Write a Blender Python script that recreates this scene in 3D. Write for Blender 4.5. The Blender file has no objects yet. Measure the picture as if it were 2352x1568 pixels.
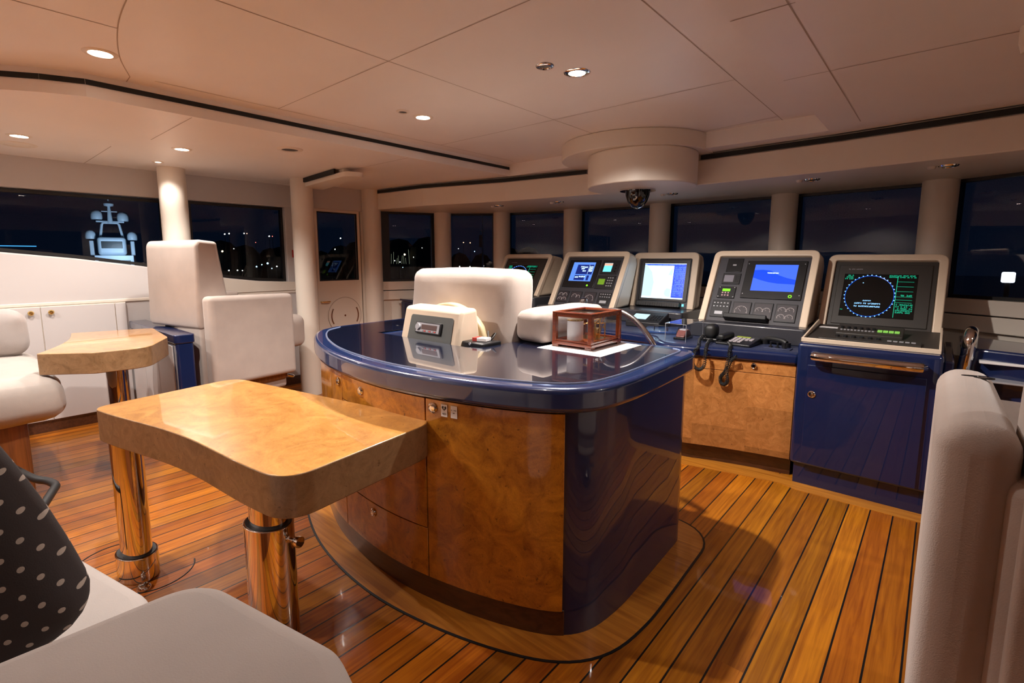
import bpy, bmesh, math, random
from mathutils import Vector, Matrix, Euler
random.seed(7)
PI = math.pi
S = bpy.context.scene
COL = S.collection

# ------------------------------------------------------------------ camera, world, exposure
PITCH, YAW = 7.4959, 40.985
cd = bpy.data.cameras.new('camera'); cam = bpy.data.objects.new('camera', cd); COL.objects.link(cam)
cam.location = (0, 0, 1.55)
cam.rotation_euler = Euler((math.radians(90 - PITCH), 0, math.radians(YAW)), 'XYZ')
cd.sensor_fit = 'HORIZONTAL'; cd.sensor_width = 36.0; cd.lens = 36.0 * 1140 / 2352
cd.shift_x = 6 / 2352; cd.shift_y = -42 / 2352
cd.clip_start = 0.05; cd.clip_end = 600
S.camera = cam
S.view_settings.view_transform = 'Standard'; S.view_settings.look = 'None'
S.view_settings.gamma = 1.0; S.view_settings.use_curve_mapping = False
S.view_settings.exposure = 0.72
S.cycles.max_bounces = 8; S.cycles.caustics_reflective = False; S.cycles.caustics_refractive = False
S.cycles.sample_clamp_indirect = 6.0
S.cycles.diffuse_bounces = 6; S.cycles.transparent_max_bounces = 40; S.cycles.transmission_bounces = 12

w = bpy.data.worlds.new('night'); S.world = w; w.use_nodes = True
wn = w.node_tree.nodes; wl = w.node_tree.links
bgn = wn['Background']; tc = wn.new('ShaderNodeTexCoord'); sx = wn.new('ShaderNodeSeparateXYZ')
rp = wn.new('ShaderNodeValToRGB')
rp.color_ramp.elements[0].position = 0.0; rp.color_ramp.elements[0].color = (0.0010, 0.0022, 0.0055, 1)
rp.color_ramp.elements[1].position = 0.5; rp.color_ramp.elements[1].color = (0.0004, 0.0009, 0.0028, 1)
wl.new(tc.outputs['Generated'], sx.inputs[0]); wl.new(sx.outputs['Z'], rp.inputs[0]); wl.new(rp.outputs[0], bgn.inputs[0])
bgn.inputs[1].default_value = 1.0

# lamp positions (x, y, ceiling z, watts, cone degrees, name of the fitting)
LOWZ, TRAYZ, SOFZ = 2.40, 2.52, 2.15
WARM = (1.0, 0.925, 0.865)
LAMPS = [
    (-3.13, 0.62, TRAYZ, 105, 135), (-1.55, 2.33, TRAYZ, 150, 142), (-2.82, 2.33, TRAYZ, 85, 138),
    (-4.98, 0.48, LOWZ, 46, 140), (-4.61, 1.37, LOWZ, 52, 145), (-5.37, 1.40, LOWZ, 10, 130),
    (-3.10, -1.05, TRAYZ, 50, 140), (-1.05, 1.00, TRAYZ, 16, 110), (1.25, 2.60, LOWZ, 28, 140), (-4.90, -0.90, LOWZ, 60, 140),  # unseen lamps added for bounce, except the second, inferred from the table's shadow
]

# ------------------------------------------------------------------ helpers
def tag(o, label=None, cat=None, group=None, kind=None):
    if label: o['label'] = label
    if cat: o['category'] = cat
    if group: o['group'] = group
    if kind: o['kind'] = kind
    return o

def thing(name, label, cat, loc=(0, 0, 0), rz=0.0, group=None):
    o = bpy.data.objects.new(name, None); COL.objects.link(o)
    o.location = loc; o.rotation_euler = (0, 0, rz); o.empty_display_size = 0.1
    return tag(o, label, cat, group)

def obj(name, bm, mat, parent=None, smooth=True, bevel=0, seg=3, subsurf=0, ang=35, solid=0):
    bmesh.ops.recalc_face_normals(bm, faces=bm.faces)
    me = bpy.data.meshes.new(name); bm.to_mesh(me); bm.free()
    mats = mat if isinstance(mat, (list, tuple)) else [mat]
    for m in mats: me.materials.append(m)
    o = bpy.data.objects.new(name, me); COL.objects.link(o)
    if parent is not None: o.parent = parent
    if smooth:
        for p in me.polygons: p.use_smooth = True
    if solid:
        m = o.modifiers.new('thick', 'SOLIDIFY'); m.thickness = solid; m.offset = 0
    if bevel:
        m = o.modifiers.new('edge', 'BEVEL'); m.width = bevel; m.segments = seg; m.limit_method = 'ANGLE'
        m.angle_limit = math.radians(ang); m.harden_normals = False
    if subsurf:
        m = o.modifiers.new('soft', 'SUBSURF'); m.levels = subsurf; m.render_levels = subsurf
    if smooth and not subsurf:
        a = math.radians(40)
        try:
            me.set_sharp_from_angle(angle=a)
        except Exception: pass
    return o

def struct(name, bm, mat, **k):
    o = obj(name, bm, mat, None, **k); o['kind'] = 'structure'; return o

def B(): return bmesh.new()

def box(bm, x0, x1, y0, y1, z0, z1, mi=0):
    vs = [bm.verts.new(p) for p in ((x0,y0,z0),(x1,y0,z0),(x1,y1,z0),(x0,y1,z0),(x0,y0,z1),(x1,y0,z1),(x1,y1,z1),(x0,y1,z1))]
    for f in ((3,2,1,0),(4,5,6,7),(0,1,5,4),(1,2,6,5),(2,3,7,6),(3,0,4,7)):
        fc = bm.faces.new([vs[i] for i in f]); fc.material_index = mi
    return vs

def prism(bm, pts, z0, z1, mi=0, cap=True):
    a = [bm.verts.new((p[0], p[1], z0)) for p in pts]; b = [bm.verts.new((p[0], p[1], z1)) for p in pts]
    n = len(pts)
    for i in range(n):
        f = bm.faces.new((a[i], a[(i+1) % n], b[(i+1) % n], b[i])); f.material_index = mi
    if cap:
        f = bm.faces.new(a[::-1]); f.material_index = mi
        f = bm.faces.new(b); f.material_index = mi

def prism_x(bm, yz, x0, x1, mi=0):
    a = [bm.verts.new((x0, p[0], p[1])) for p in yz]; b = [bm.verts.new((x1, p[0], p[1])) for p in yz]
    n = len(yz)
    for i in range(n):
        f = bm.faces.new((a[i], a[(i+1) % n], b[(i+1) % n], b[i])); f.material_index = mi
    bm.faces.new(a[::-1]).material_index = mi; bm.faces.new(b).material_index = mi

def cyl(bm, c, r, h, axis='z', n=32, r2=None, mi=0):
    r2 = r if r2 is None else r2
    def P(u, v, t):
        if axis == 'z': return (c[0]+u, c[1]+v, c[2]+t)
        if axis == 'y': return (c[0]+u, c[1]+t, c[2]+v)
        return (c[0]+t, c[1]+u, c[2]+v)
    a = [bm.verts.new(P(r*math.cos(2*PI*i/n), r*math.sin(2*PI*i/n), 0)) for i in range(n)]
    b = [bm.verts.new(P(r2*math.cos(2*PI*i/n), r2*math.sin(2*PI*i/n), h)) for i in range(n)]
    for i in range(n): bm.faces.new((a[i], a[(i+1) % n], b[(i+1) % n], b[i])).material_index = mi
    bm.faces.new(a[::-1]).material_index = mi; bm.faces.new(b).material_index = mi

def ellcyl(bm, c, rx, ry, z0, z1, n=48, k=1.0, rot=0.0):
    pts = []
    for i in range(n):
        t = 2*PI*i/n; x, y = rx*math.cos(t), ry*math.sin(t)
        pts.append((c[0]+x*math.cos(rot)-y*math.sin(rot), c[1]+x*math.sin(rot)+y*math.cos(rot)))
    prism(bm, pts, z0, z1)

def lathe(bm, prof, c=(0, 0, 0), n=32, M=None):
    rings = []
    for r, z in prof:
        if r < 1e-5:
            v = Vector((0, 0, z)); v = (M @ v if M else v) + Vector(c); rings.append([bm.verts.new(v)])
        else:
            ring = []
            for i in range(n):
                v = Vector((r*math.cos(2*PI*i/n), r*math.sin(2*PI*i/n), z)); v = (M @ v if M else v) + Vector(c)
                ring.append(bm.verts.new(v))
            rings.append(ring)
    for a, b in zip(rings, rings[1:]):
        if len(a) == 1 and len(b) == 1: continue
        for i in range(n):
            j = (i+1) % n
            if len(a) == 1: bm.faces.new((a[0], b[j], b[i]))
            elif len(b) == 1: bm.faces.new((a[i], a[j], b[0]))
            else: bm.faces.new((a[i], a[j], b[j], b[i]))
    if len(rings[0]) > 1: bm.faces.new(rings[0][::-1])
    if len(rings[-1]) > 1: bm.faces.new(rings[-1])

def tube(bm, pts, r, n=12, closed=False, cap=True):
    pts = [Vector(p) for p in pts]; m = len(pts); rings = []
    up = Vector((0, 0, 1)); prev = None
    for i, p in enumerate(pts):
        if closed: t = pts[(i+1) % m] - pts[i-1]
        else: t = pts[min(i+1, m-1)] - pts[max(i-1, 0)]
        t.normalize()
        if prev is None:
            a = t.cross(up)
            if a.length < 1e-3: a = t.cross(Vector((1, 0, 0)))
        else: a = prev - t * prev.dot(t)
        a.normalize(); b = t.cross(a); prev = a
        rr = r[i] if isinstance(r, (list, tuple)) else r
        rings.append([bm.verts.new(p + a*rr*math.cos(2*PI*k/n) + b*rr*math.sin(2*PI*k/n)) for k in range(n)])
    for i in range(m if closed else m-1):
        A, Bq = rings[i], rings[(i+1) % m]
        for k in range(n): bm.faces.new((A[k], A[(k+1) % n], Bq[(k+1) % n], Bq[k]))
    if not closed and cap:
        bm.faces.new(rings[0][::-1]); bm.faces.new(rings[-1])

def rpoly(corners, n=8):
    """polygon with rounded corners: corners = [(x, y, radius)]"""
    out = []; m = len(corners)
    for i in range(m):
        p = Vector(corners[i][:2]); r = corners[i][2]
        a = Vector(corners[i-1][:2]) - p; b = Vector(corners[(i+1) % m][:2]) - p
        if r <= 0: out.append(tuple(p)); continue
        an = a.angle(b); d = min(r / math.tan(an/2), a.length*0.49, b.length*0.49)
        p0 = p + a.normalized()*d; p2 = p + b.normalized()*d
        for k in range(n+1):
            t = k/n; q = (1-t)**2*p0 + 2*t*(1-t)*p + t*t*p2
            out.append(tuple(q))
    return out

def arc(c, r, a0, a1, n):
    return [(c[0]+r*math.cos(math.radians(a0+(a1-a0)*i/n)), c[1]+r*math.sin(math.radians(a0+(a1-a0)*i/n))) for i in range(n+1)]

def smooth_path(pts, n=6, closed=False):
    """Catmull-Rom through points (any dimension)"""
    P = [Vector(p) for p in pts]; out = []; m = len(P)
    for i in range(m if closed else m-1):
        p0 = P[i-1] if (i > 0 or closed) else P[i]*2-P[i+1]
        p1, p2 = P[i], P[(i+1) % m]
        p3 = P[(i+2) % m] if (closed or i+2 < m) else P[i+1]*2-P[i]
        for k in range(n):
            t = k/n
            out.append(0.5*((2*p1)+(p2-p0)*t+(2*p0-5*p1+4*p2-p3)*t*t+(3*p1-p0-3*p2+p3)*t**3))
    if not closed: out.append(P[-1])
    return out

def cushion(bm, x0, x1, y0, y1, z0, z1, r=0.05, puff=0.0, nx=5, seed=0, wob=0.0):
    """soft box: subdivided box with rounded corners (superellipse-like), slightly crowned"""
    rnd = random.Random(seed)
    tmp = bmesh.new(); bmesh.ops.create_cube(tmp, size=2.0)
    bmesh.ops.subdivide_edges(tmp, edges=tmp.edges[:], cuts=11, use_grid_fill=True)
    hx, hy, hz = (x1-x0)/2, (y1-y0)/2, (z1-z0)/2
    c = Vector(((x0+x1)/2, (y0+y1)/2, (z0+z1)/2)); rr = min(r, hx*.98, hy*.98, hz*.98)
    ph = [rnd.uniform(0, 6.28) for _ in range(6)]
    mp = {}
    for v in tmp.verts:
        # concentrate grid toward edges
        q = Vector([math.copysign(abs(a)**0.6, a) if abs(a) > 1e-6 else 0 for a in v.co])
        p = Vector((q.x*hx, q.y*hy, q.z*hz))
        inn = Vector((max(-hx+rr, min(hx-rr, p.x)), max(-hy+rr, min(hy-rr, p.y)), max(-hz+rr, min(hz-rr, p.z))))
        d = p - inn
        if d.length > 1e-6: p = inn + d.normalized()*rr
        fx = 1-(p.x/hx)**2; fy = 1-(p.y/hy)**2; fz = 1-(p.z/hz)**2
        p.z += puff*math.copysign(1, p.z)*max(fx*fy, 0)*(abs(p.z) > hz*.6)
        p.y += puff*.6*math.copysign(1, p.y)*max(fx*fz, 0)*(abs(p.y) > hy*.6)
        p.x += puff*.6*math.copysign(1, p.x)*max(fy*fz, 0)*(abs(p.x) > hx*.6)
        if wob:
            s = wob*(math.sin(p.x*19+ph[0])*math.sin(p.y*17+ph[1]) + .6*math.sin(p.z*23+ph[2]+p.x*9))
            if d.length > 1e-6: p += d.normalized()*s
            else: p.z += s
        mp[v] = bm.verts.new(p + c)
    for f in tmp.faces: bm.faces.new([mp[v] for v in f.verts])
    tmp.free()

def xform(bm, M): bmesh.ops.transform(bm, matrix=M, verts=bm.verts)

def copy_tree(o, parent=None):
    c = o.copy(); COL.objects.link(c)
    if parent is not None: c.parent = parent
    for ch in o.children: copy_tree(ch, c)
    return c

# ------------------------------------------------------------------ materials
def mat(name, col, rough=0.5, metal=0.0, coat=0.0, bump=0.0, bscale=200.0, emit=None, es=0.0, spec=0.5, var=0.0, vscale=6.0, sheen=0.0, coatr=0.03):
    m = bpy.data.materials.new(name); m.use_nodes = True
    nt = m.node_tree; b = nt.nodes['Principled BSDF']
    b.inputs['Base Color'].default_value = (*col, 1); b.inputs['Roughness'].default_value = rough
    b.inputs['Metallic'].default_value = metal; b.inputs['Specular IOR Level'].default_value = spec
    b.inputs['Coat Weight'].default_value = coat; b.inputs['Coat Roughness'].default_value = coatr
    if sheen: b.inputs['Sheen Weight'].default_value = sheen
    if emit: b.inputs['Emission Color'].default_value = (*emit, 1); b.inputs['Emission Strength'].default_value = es
    tcn = nt.nodes.new('ShaderNodeTexCoord')
    if var:
        nz = nt.nodes.new('ShaderNodeTexNoise'); nz.inputs['Scale'].default_value = vscale; nz.inputs['Detail'].default_value = 5
        nt.links.new(tcn.outputs['Object'], nz.inputs['Vector'])
        r = nt.nodes.new('ShaderNodeValToRGB')
        r.color_ramp.elements[0].position = .3; r.color_ramp.elements[1].position = .7
        r.color_ramp.elements[0].color = (*[c*(1-var) for c in col], 1); r.color_ramp.elements[1].color = (*[min(1, c*(1+var)) for c in col], 1)
        nt.links.new(nz.outputs['Fac'], r.inputs[0]); nt.links.new(r.outputs[0], b.inputs['Base Color'])
    if bump:
        nz = nt.nodes.new('ShaderNodeTexNoise'); nz.inputs['Scale'].default_value = bscale; nz.inputs['Detail'].default_value = 3
        bp = nt.nodes.new('ShaderNodeBump'); bp.inputs['Strength'].default_value = bump; bp.inputs['Distance'].default_value = .002
        nt.links.new(tcn.outputs['Object'], nz.inputs['Vector']); nt.links.new(nz.outputs['Fac'], bp.inputs['Height']); nt.links.new(bp.outputs[0], b.inputs['Normal'])
    return m

def N(nt, t, **k):
    n = nt.nodes.new(t)
    for a, v in k.items():
        if a in n.inputs: n.inputs[a].default_value = v
        else: setattr(n, a, v)
    return n

def math_n(nt, op, a, b=None, c=None):
    n = nt.nodes.new('ShaderNodeMath'); n.operation = op
    for i, v in enumerate((a, b, c)):
        if v is None: continue
        if isinstance(v, (int, float)): n.inputs[i].default_value = v
        else: nt.links.new(v, n.inputs[i])
    return n.outputs[0]

def wood_floor():
    m = bpy.data.materials.new('teak_planks'); m.use_nodes = True; nt = m.node_tree; b = nt.nodes['Principled BSDF']; L = nt.links.new
    t = N(nt, 'ShaderNodeTexCoord'); s = N(nt, 'ShaderNodeSeparateXYZ'); L(t.outputs['Object'], s.inputs[0])
    x = math_n(nt, 'DIVIDE', math_n(nt, 'ADD', s.outputs['X'], 0.101+0.111*80), 0.111)
    fx = math_n(nt, 'FRACT', x); ix = math_n(nt, 'FLOOR', x)
    wn_ = N(nt, 'ShaderNodeTexWhiteNoise'); wn_.noise_dimensions = '1D'; L(ix, wn_.inputs['W'])
    # end joints
    y = math_n(nt, 'ADD', math_n(nt, 'DIVIDE', s.outputs['Y'], 4.3), math_n(nt, 'MULTIPLY', wn_.outputs['Value'], 7.3))
    fy = math_n(nt, 'FRACT', math_n(nt, 'ADD', y, 20.0)); iy = math_n(nt, 'FLOOR', math_n(nt, 'ADD', y, 20.0))
    w2 = N(nt, 'ShaderNodeTexWhiteNoise'); w2.noise_dimensions = '2D'
    cb = N(nt, 'ShaderNodeCombineXYZ'); L(ix, cb.inputs[0]); L(iy, cb.inputs[1]); L(cb.outputs[0], w2.inputs['Vector'])
    e = math_n(nt, 'MINIMUM', fx, math_n(nt, 'SUBTRACT', 1.0, fx))
    caulk = math_n(nt, 'LESS_THAN', e, 0.033)
    # grain
    mp = N(nt, 'ShaderNodeCombineXYZ')
    L(math_n(nt, 'ADD', math_n(nt, 'MULTIPLY', s.outputs['X'], 60.0), math_n(nt, 'MULTIPLY', w2.outputs['Value'], 50.0)), mp.inputs[0])
    L(math_n(nt, 'MULTIPLY', s.outputs['Y'], 2.2), mp.inputs[1]); L(w2.outputs['Value'], mp.inputs[2])
    g = N(nt, 'ShaderNodeTexNoise', Scale=1.0, Detail=6.0, Roughness=.6, Distortion=.6); L(mp.outputs[0], g.inputs['Vector'])
    r1 = N(nt, 'ShaderNodeValToRGB'); r1.color_ramp.elements[0].color = (0.22, 0.050, 0.003, 1); r1.color_ramp.elements[1].color = (0.54, 0.180, 0.009, 1)
    r1.color_ramp.elements[0].position = .25; r1.color_ramp.elements[1].position = .75
    L(g.outputs['Fac'], r1.inputs[0])
    hs = N(nt, 'ShaderNodeHueSaturation'); L(r1.outputs[0], hs.inputs['Color'])
    L(math_n(nt, 'ADD', math_n(nt, 'MULTIPLY', w2.outputs['Value'], .5), .72), hs.inputs['Value'])
    L(math_n(nt, 'ADD', math_n(nt, 'MULTIPLY', wn_.outputs['Value'], .016), .492), hs.inputs['Hue'])
    mx = N(nt, 'ShaderNodeMix', data_type='RGBA'); L(caulk, mx.inputs['Factor']); L(hs.outputs[0], mx.inputs['A']); mx.inputs['B'].default_value = (0.006, 0.005, 0.005, 1)
    L(mx.outputs['Result'], b.inputs['Base Color'])
    b.inputs['Roughness'].default_value = .42; b.inputs['Specular IOR Level'].default_value = .3; b.inputs['Coat Weight'].default_value = .42; b.inputs['Coat Roughness'].default_value = .05
    hb = math_n(nt, 'MULTIPLY', math_n(nt, 'SUBTRACT', 1.0, caulk), 1.0)
    gn = N(nt, 'ShaderNodeTexNoise', Scale=9.0, Detail=2.0); L(t.outputs['Object'], gn.inputs['Vector'])
    hh = math_n(nt, 'ADD', math_n(nt, 'MULTIPLY', hb, .5), math_n(nt, 'MULTIPLY', gn.outputs['Fac'], .8))
    bp = N(nt, 'ShaderNodeBump', Strength=.35, Distance=.002); L(hh, bp.inputs['Height']); L(bp.outputs[0], b.inputs['Normal']); L(bp.outputs[0], b.inputs['Coat Normal'])
    return m

def burl(name, c0, c1, dark, scale=7.0, patch=0.0, rough=.3, coat=1.0, px=.36, pz=.3):
    m = bpy.data.materials.new(name); m.use_nodes = True; nt = m.node_tree; b = nt.nodes['Principled BSDF']; L = nt.links.new
    t = N(nt, 'ShaderNodeTexCoord')
    n1 = N(nt, 'ShaderNodeTexNoise', Scale=scale, Detail=8.0, Roughness=.65, Distortion=1.8); L(t.outputs['Object'], n1.inputs['Vector'])
    n2 = N(nt, 'ShaderNodeTexNoise', Scale=scale*9, Detail=6.0, Roughness=.7, Distortion=2.5); L(t.outputs['Object'], n2.inputs['Vector'])
    f = math_n(nt, 'ADD', math_n(nt, 'MULTIPLY', n1.outputs['Fac'], .65), math_n(nt, 'MULTIPLY', n2.outputs['Fac'], .35))
    r = N(nt, 'ShaderNodeValToRGB'); r.color_ramp.elements[0].position = .36; r.color_ramp.elements[1].position = .64
    r.color_ramp.elements[0].color = (*c0, 1); r.color_ramp.elements[1].color = (*c1, 1); L(f, r.inputs[0])
    v = N(nt, 'ShaderNodeTexNoise', Scale=scale*5.5, Detail=2.0, Distortion=.5); L(t.outputs['Object'], v.inputs['Vector'])
    sp = N(nt, 'ShaderNodeValToRGB'); sp.color_ramp.elements[0].position = .22; sp.color_ramp.elements[1].position = .34
    sp.color_ramp.elements[0].color = (1, 1, 1, 1); sp.color_ramp.elements[1].color = (0, 0, 0, 1); L(v.outputs['Fac'], sp.inputs[0])
    mx = N(nt, 'ShaderNodeMix', data_type='RGBA'); L(math_n(nt, 'MULTIPLY', sp.outputs[0], .8), mx.inputs['Factor']); L(r.outputs[0], mx.inputs['A']); mx.inputs['B'].default_value = (*dark, 1)
    out = mx.outputs['Result']
    if patch:
        s = N(nt, 'ShaderNodeSeparateXYZ'); L(t.outputs['Object'], s.inputs[0])
        ix = math_n(nt, 'FLOOR', math_n(nt, 'DIVIDE', math_n(nt, 'ADD', s.outputs['X'], 20.07), px))
        iz = math_n(nt, 'FLOOR', math_n(nt, 'DIVIDE', math_n(nt, 'ADD', math_n(nt, 'ADD', s.outputs['Z'], s.outputs['Y'] if patch < 0 else 0.0), math_n(nt, 'MULTIPLY', math_n(nt, 'MODULO', ix, 2.0), pz*.4)), pz))
        cb = N(nt, 'ShaderNodeCombineXYZ'); L(ix, cb.inputs[0]); L(iz, cb.inputs[1])
        w_ = N(nt, 'ShaderNodeTexWhiteNoise'); w_.noise_dimensions = '2D'; L(cb.outputs[0], w_.inputs['Vector'])
        hs = N(nt, 'ShaderNodeHueSaturation'); L(out, hs.inputs['Color'])
        L(math_n(nt, 'ADD', math_n(nt, 'MULTIPLY', w_.outputs['Value'], abs(patch)), 1-abs(patch)/2), hs.inputs['Value']); out = hs.outputs[0]
    L(out, b.inputs['Base Color'])
    b.inputs['Roughness'].default_value = rough; b.inputs['Coat Weight'].default_value = coat; b.inputs['Coat Roughness'].default_value = .03
    return m

def teak(name, c0, c1, axis='Y', rough=.32):
    m = bpy.data.materials.new(name); m.use_nodes = True; nt = m.node_tree; b = nt.nodes['Principled BSDF']; L = nt.links.new
    t = N(nt, 'ShaderNodeTexCoord'); mp = N(nt, 'ShaderNodeMapping'); L(t.outputs['Object'], mp.inputs[0])
    mp.inputs['Scale'].default_value = {'X': (2, 45, 45), 'Y': (45, 2, 45), 'Z': (45, 45, 2)}[axis]
    g = N(nt, 'ShaderNodeTexNoise', Scale=1.0, Detail=5.0, Distortion=.7); L(mp.outputs[0], g.inputs['Vector'])
    r = N(nt, 'ShaderNodeValToRGB'); r.color_ramp.elements[0].position = .3; r.color_ramp.elements[1].position = .72
    r.color_ramp.elements[0].color = (*c0, 1); r.color_ramp.elements[1].color = (*c1, 1); L(g.outputs['Fac'], r.inputs[0]); L(r.outputs[0], b.inputs['Base Color'])
    b.inputs['Roughness'].default_value = rough; b.inputs['Coat Weight'].default_value = .6; b.inputs['Coat Roughness'].default_value = .08
    return m

def glass(name, tint=(1, 1, 1), refl=1.0):
    m = bpy.data.materials.new(name); m.use_nodes = True; nt = m.node_tree; nt.nodes.remove(nt.nodes['Principled BSDF'])
    o = nt.nodes['Material Output']; tr = N(nt, 'ShaderNodeBsdfTransparent'); tr.inputs[0].default_value = (*tint, 1)
    g = N(nt, 'ShaderNodeBsdfGlossy'); g.inputs['Roughness'].default_value = .0; g.inputs[0].default_value = (1, 1, 1, 1)
    fr = N(nt, 'ShaderNodeFresnel'); fr.inputs[0].default_value = 1.5
    gm = N(nt, 'ShaderNodeNewGeometry'); ff = math_n(nt, 'MULTIPLY', fr.outputs[0], math_n(nt, 'SUBTRACT', 1.0, gm.outputs['Backfacing']))
    mx = N(nt, 'ShaderNodeMixShader'); nt.links.new(math_n(nt, 'MULTIPLY', ff, refl), mx.inputs[0])
    nt.links.new(tr.outputs[0], mx.inputs[1]); nt.links.new(g.outputs[0], mx.inputs[2]); nt.links.new(mx.outputs[0], o.inputs[0])
    return m

def emit(name, col, s=1.0):
    m = bpy.data.materials.new(name); m.use_nodes = True; b = m.node_tree.nodes['Principled BSDF']
    b.inputs['Base Color'].default_value = (0.01, 0.01, 0.01, 1); b.inputs['Roughness'].default_value = .25
    b.inputs['Emission Color'].default_value = (*col, 1); b.inputs['Emission Strength'].default_value = s
    return m

M = dict(
    floor=wood_floor(),
    border=teak('teak_border', (0.36, 0.115, 0.010), (0.60, 0.235, 0.025), 'X', .42),
    plinth=teak('dark_wood', (0.045, 0.014, 0.007), (0.10, 0.034, 0.014), 'X', .35),
    wood=teak('mid_wood', (0.10, 0.030, 0.010), (0.24, 0.075, 0.02), 'Z', .3),
    mahog=teak('mahogany', (0.12, 0.020, 0.006), (0.26, 0.05, 0.012), 'X', .22),
    burl=burl('burl_front', (0.26, 0.080, 0.006), (0.62, 0.25, 0.022), (0.06, 0.016, 0.003), 8.5, .0),
    burl2=burl('burl_console', (0.34, 0.125, 0.030), (0.58, 0.25, 0.075), (0.17, 0.055, 0.015), 14.0, .75),
    burl3=burl('burl_table', (0.38, 0.155, 0.03), (0.66, 0.325, 0.080), (0.22, 0.08, 0.018), 6.0, -.22, px=.5, pz=.42),
    burl4=burl('burl_table_edge', (0.19, 0.105, 0.045), (0.34, 0.20, 0.095), (0.09, 0.04, 0.015), 12.0, .0, rough=.45, coat=.25),
    panel=mat('ceiling_leather', (0.84, 0.785, 0.74), .42, bump=.05, bscale=90, var=.02, vscale=2),
    cream=mat('cream_vinyl', (0.76, 0.68, 0.585), .42, bump=.04, bscale=120),
    wall=mat('wall_leather', (0.58, 0.54, 0.525), .42, bump=.04, bscale=120),
    pod=mat('beige_housing', (0.70, 0.56, 0.42), .38, bump=.05, bscale=400),
    fabric=mat('suede_fabric', (0.42, 0.345, 0.30), .95, bump=.35, bscale=350, var=.07, vscale=5, sheen=.35),
    fabric2=mat('sofa_fabric', (0.41, 0.36, 0.32), .95, bump=.35, bscale=300, var=.07, vscale=7, sheen=.3),
    greyfab=mat('grey_fabric', (0.36, 0.32, 0.30), .95, bump=.4, bscale=300, var=.08, vscale=5, sheen=.3),
    blue=mat('blue_lacquer', (0.004, 0.013, 0.062), .35, coat=1.0, var=.08, vscale=3, coatr=.012, spec=.3),
    bluetop=mat('blue_countertop', (0.011, 0.028, 0.105), .25, coat=1.0, coatr=.012),
    bluegrey=mat('blue_grey_top', (0.035, 0.045, 0.10), .4, coat=.2),
    grey=mat('grey_desk', (0.040, 0.040, 0.048), .35, coat=.4, coatr=.06),
    brown=mat('monitor_brown', (0.034, 0.029, 0.025), .5),
    charcoal=mat('charcoal_panel', (0.036, 0.034, 0.041), .5, bump=.03),
    seam=mat('seam_shadow', (0.42, 0.34, 0.28), .7),
    gap=mat('black_gap', (0.006, 0.006, 0.007), .5),
    black=mat('black_plastic', (0.010, 0.010, 0.011), .35),
    dgrey=mat('instrument_grey', (0.015, 0.015, 0.017), .4),
    rubber=mat('black_rubber', (0.012, 0.012, 0.012), .5),
    chrome=mat('chrome', (0.78, 0.76, 0.74), .05, 1.0),
    steel=mat('steel', (0.55, 0.55, 0.56), .22, 1.0),
    brass=mat('brass', (0.80, 0.55, 0.20), .2, 1.0),
    white=mat('white_paper', (0.85, 0.83, 0.82), .5),
    silver=mat('silver_plastic', (0.45, 0.45, 0.48), .35, .3),
    red=mat('red_mark', (0.50, 0.05, 0.04), .5),
    frame=mat('window_frame_dark', (0.010, 0.009, 0.009), .4),
    grille=mat('black_grille', (0.012, 0.013, 0.013), .7, bump=1.0, bscale=500),
    glass=glass('window_glass', (.92, .94, .97), .8),
    clear=glass('clear_acrylic', (.96, .97, .98), 1.0),
    lamp=emit('lamp_glow', (1.0, .88, .74), 26.0),
    yacht=mat('yacht_white', (0.62, 0.70, 0.78), .4),
    dark=mat('dark_trees', (0.004, 0.005, 0.005), .9),
    sea=mat('night_sea', (0.003, 0.004, 0.006), .2),
    scr_blue=emit('screen_blue', (0.001, 0.045, 0.55), 1.1),
    scr_blue2=emit('screen_light_blue', (0.040, 0.115, 0.72), 1.0),
    scr_navy=emit('screen_navy', (0.002, 0.012, 0.13), 1.0),
    scr_pale=emit('screen_pale_blue', (0.08, 0.20, 0.62), 1.0),
    scr_white=emit('screen_white', (0.60, 0.82, 1.0), 2.0),
    scr_chart=emit('screen_chart_grey', (0.45, 0.60, 0.75), 1.0),
    scr_green=emit('screen_green', (0.005, 0.33, 0.18), 1.0),
    scr_lime=emit('display_lime', (0.20, 0.60, 0.02), 1.0),
    scr_cyan=emit('screen_cyan', (0.15, 0.62, 0.72), 1.0),
    scr_red=emit('screen_salmon', (0.85, 0.35, 0.25), 1.0),
    scr_ring=emit('screen_ring_blue', (0.0, 0.07, 0.55), 1.0),
    scr_dot=emit('screen_tick', (0.25, 0.55, 0.95), 1.2),
    scr_black=mat('screen_black', (0.006, 0.007, 0.007), .15),
    dial=mat('dial_face', (0.035, 0.028, 0.033), .4),
    dialmark=mat('dial_mark', (0.50, 0.45, 0.45), .5),
    sofa=mat('foreground_fabric', (0.42, 0.37, 0.34), .95, bump=.35, bscale=380, var=.06, vscale=6, sheen=.3),
)
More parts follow.
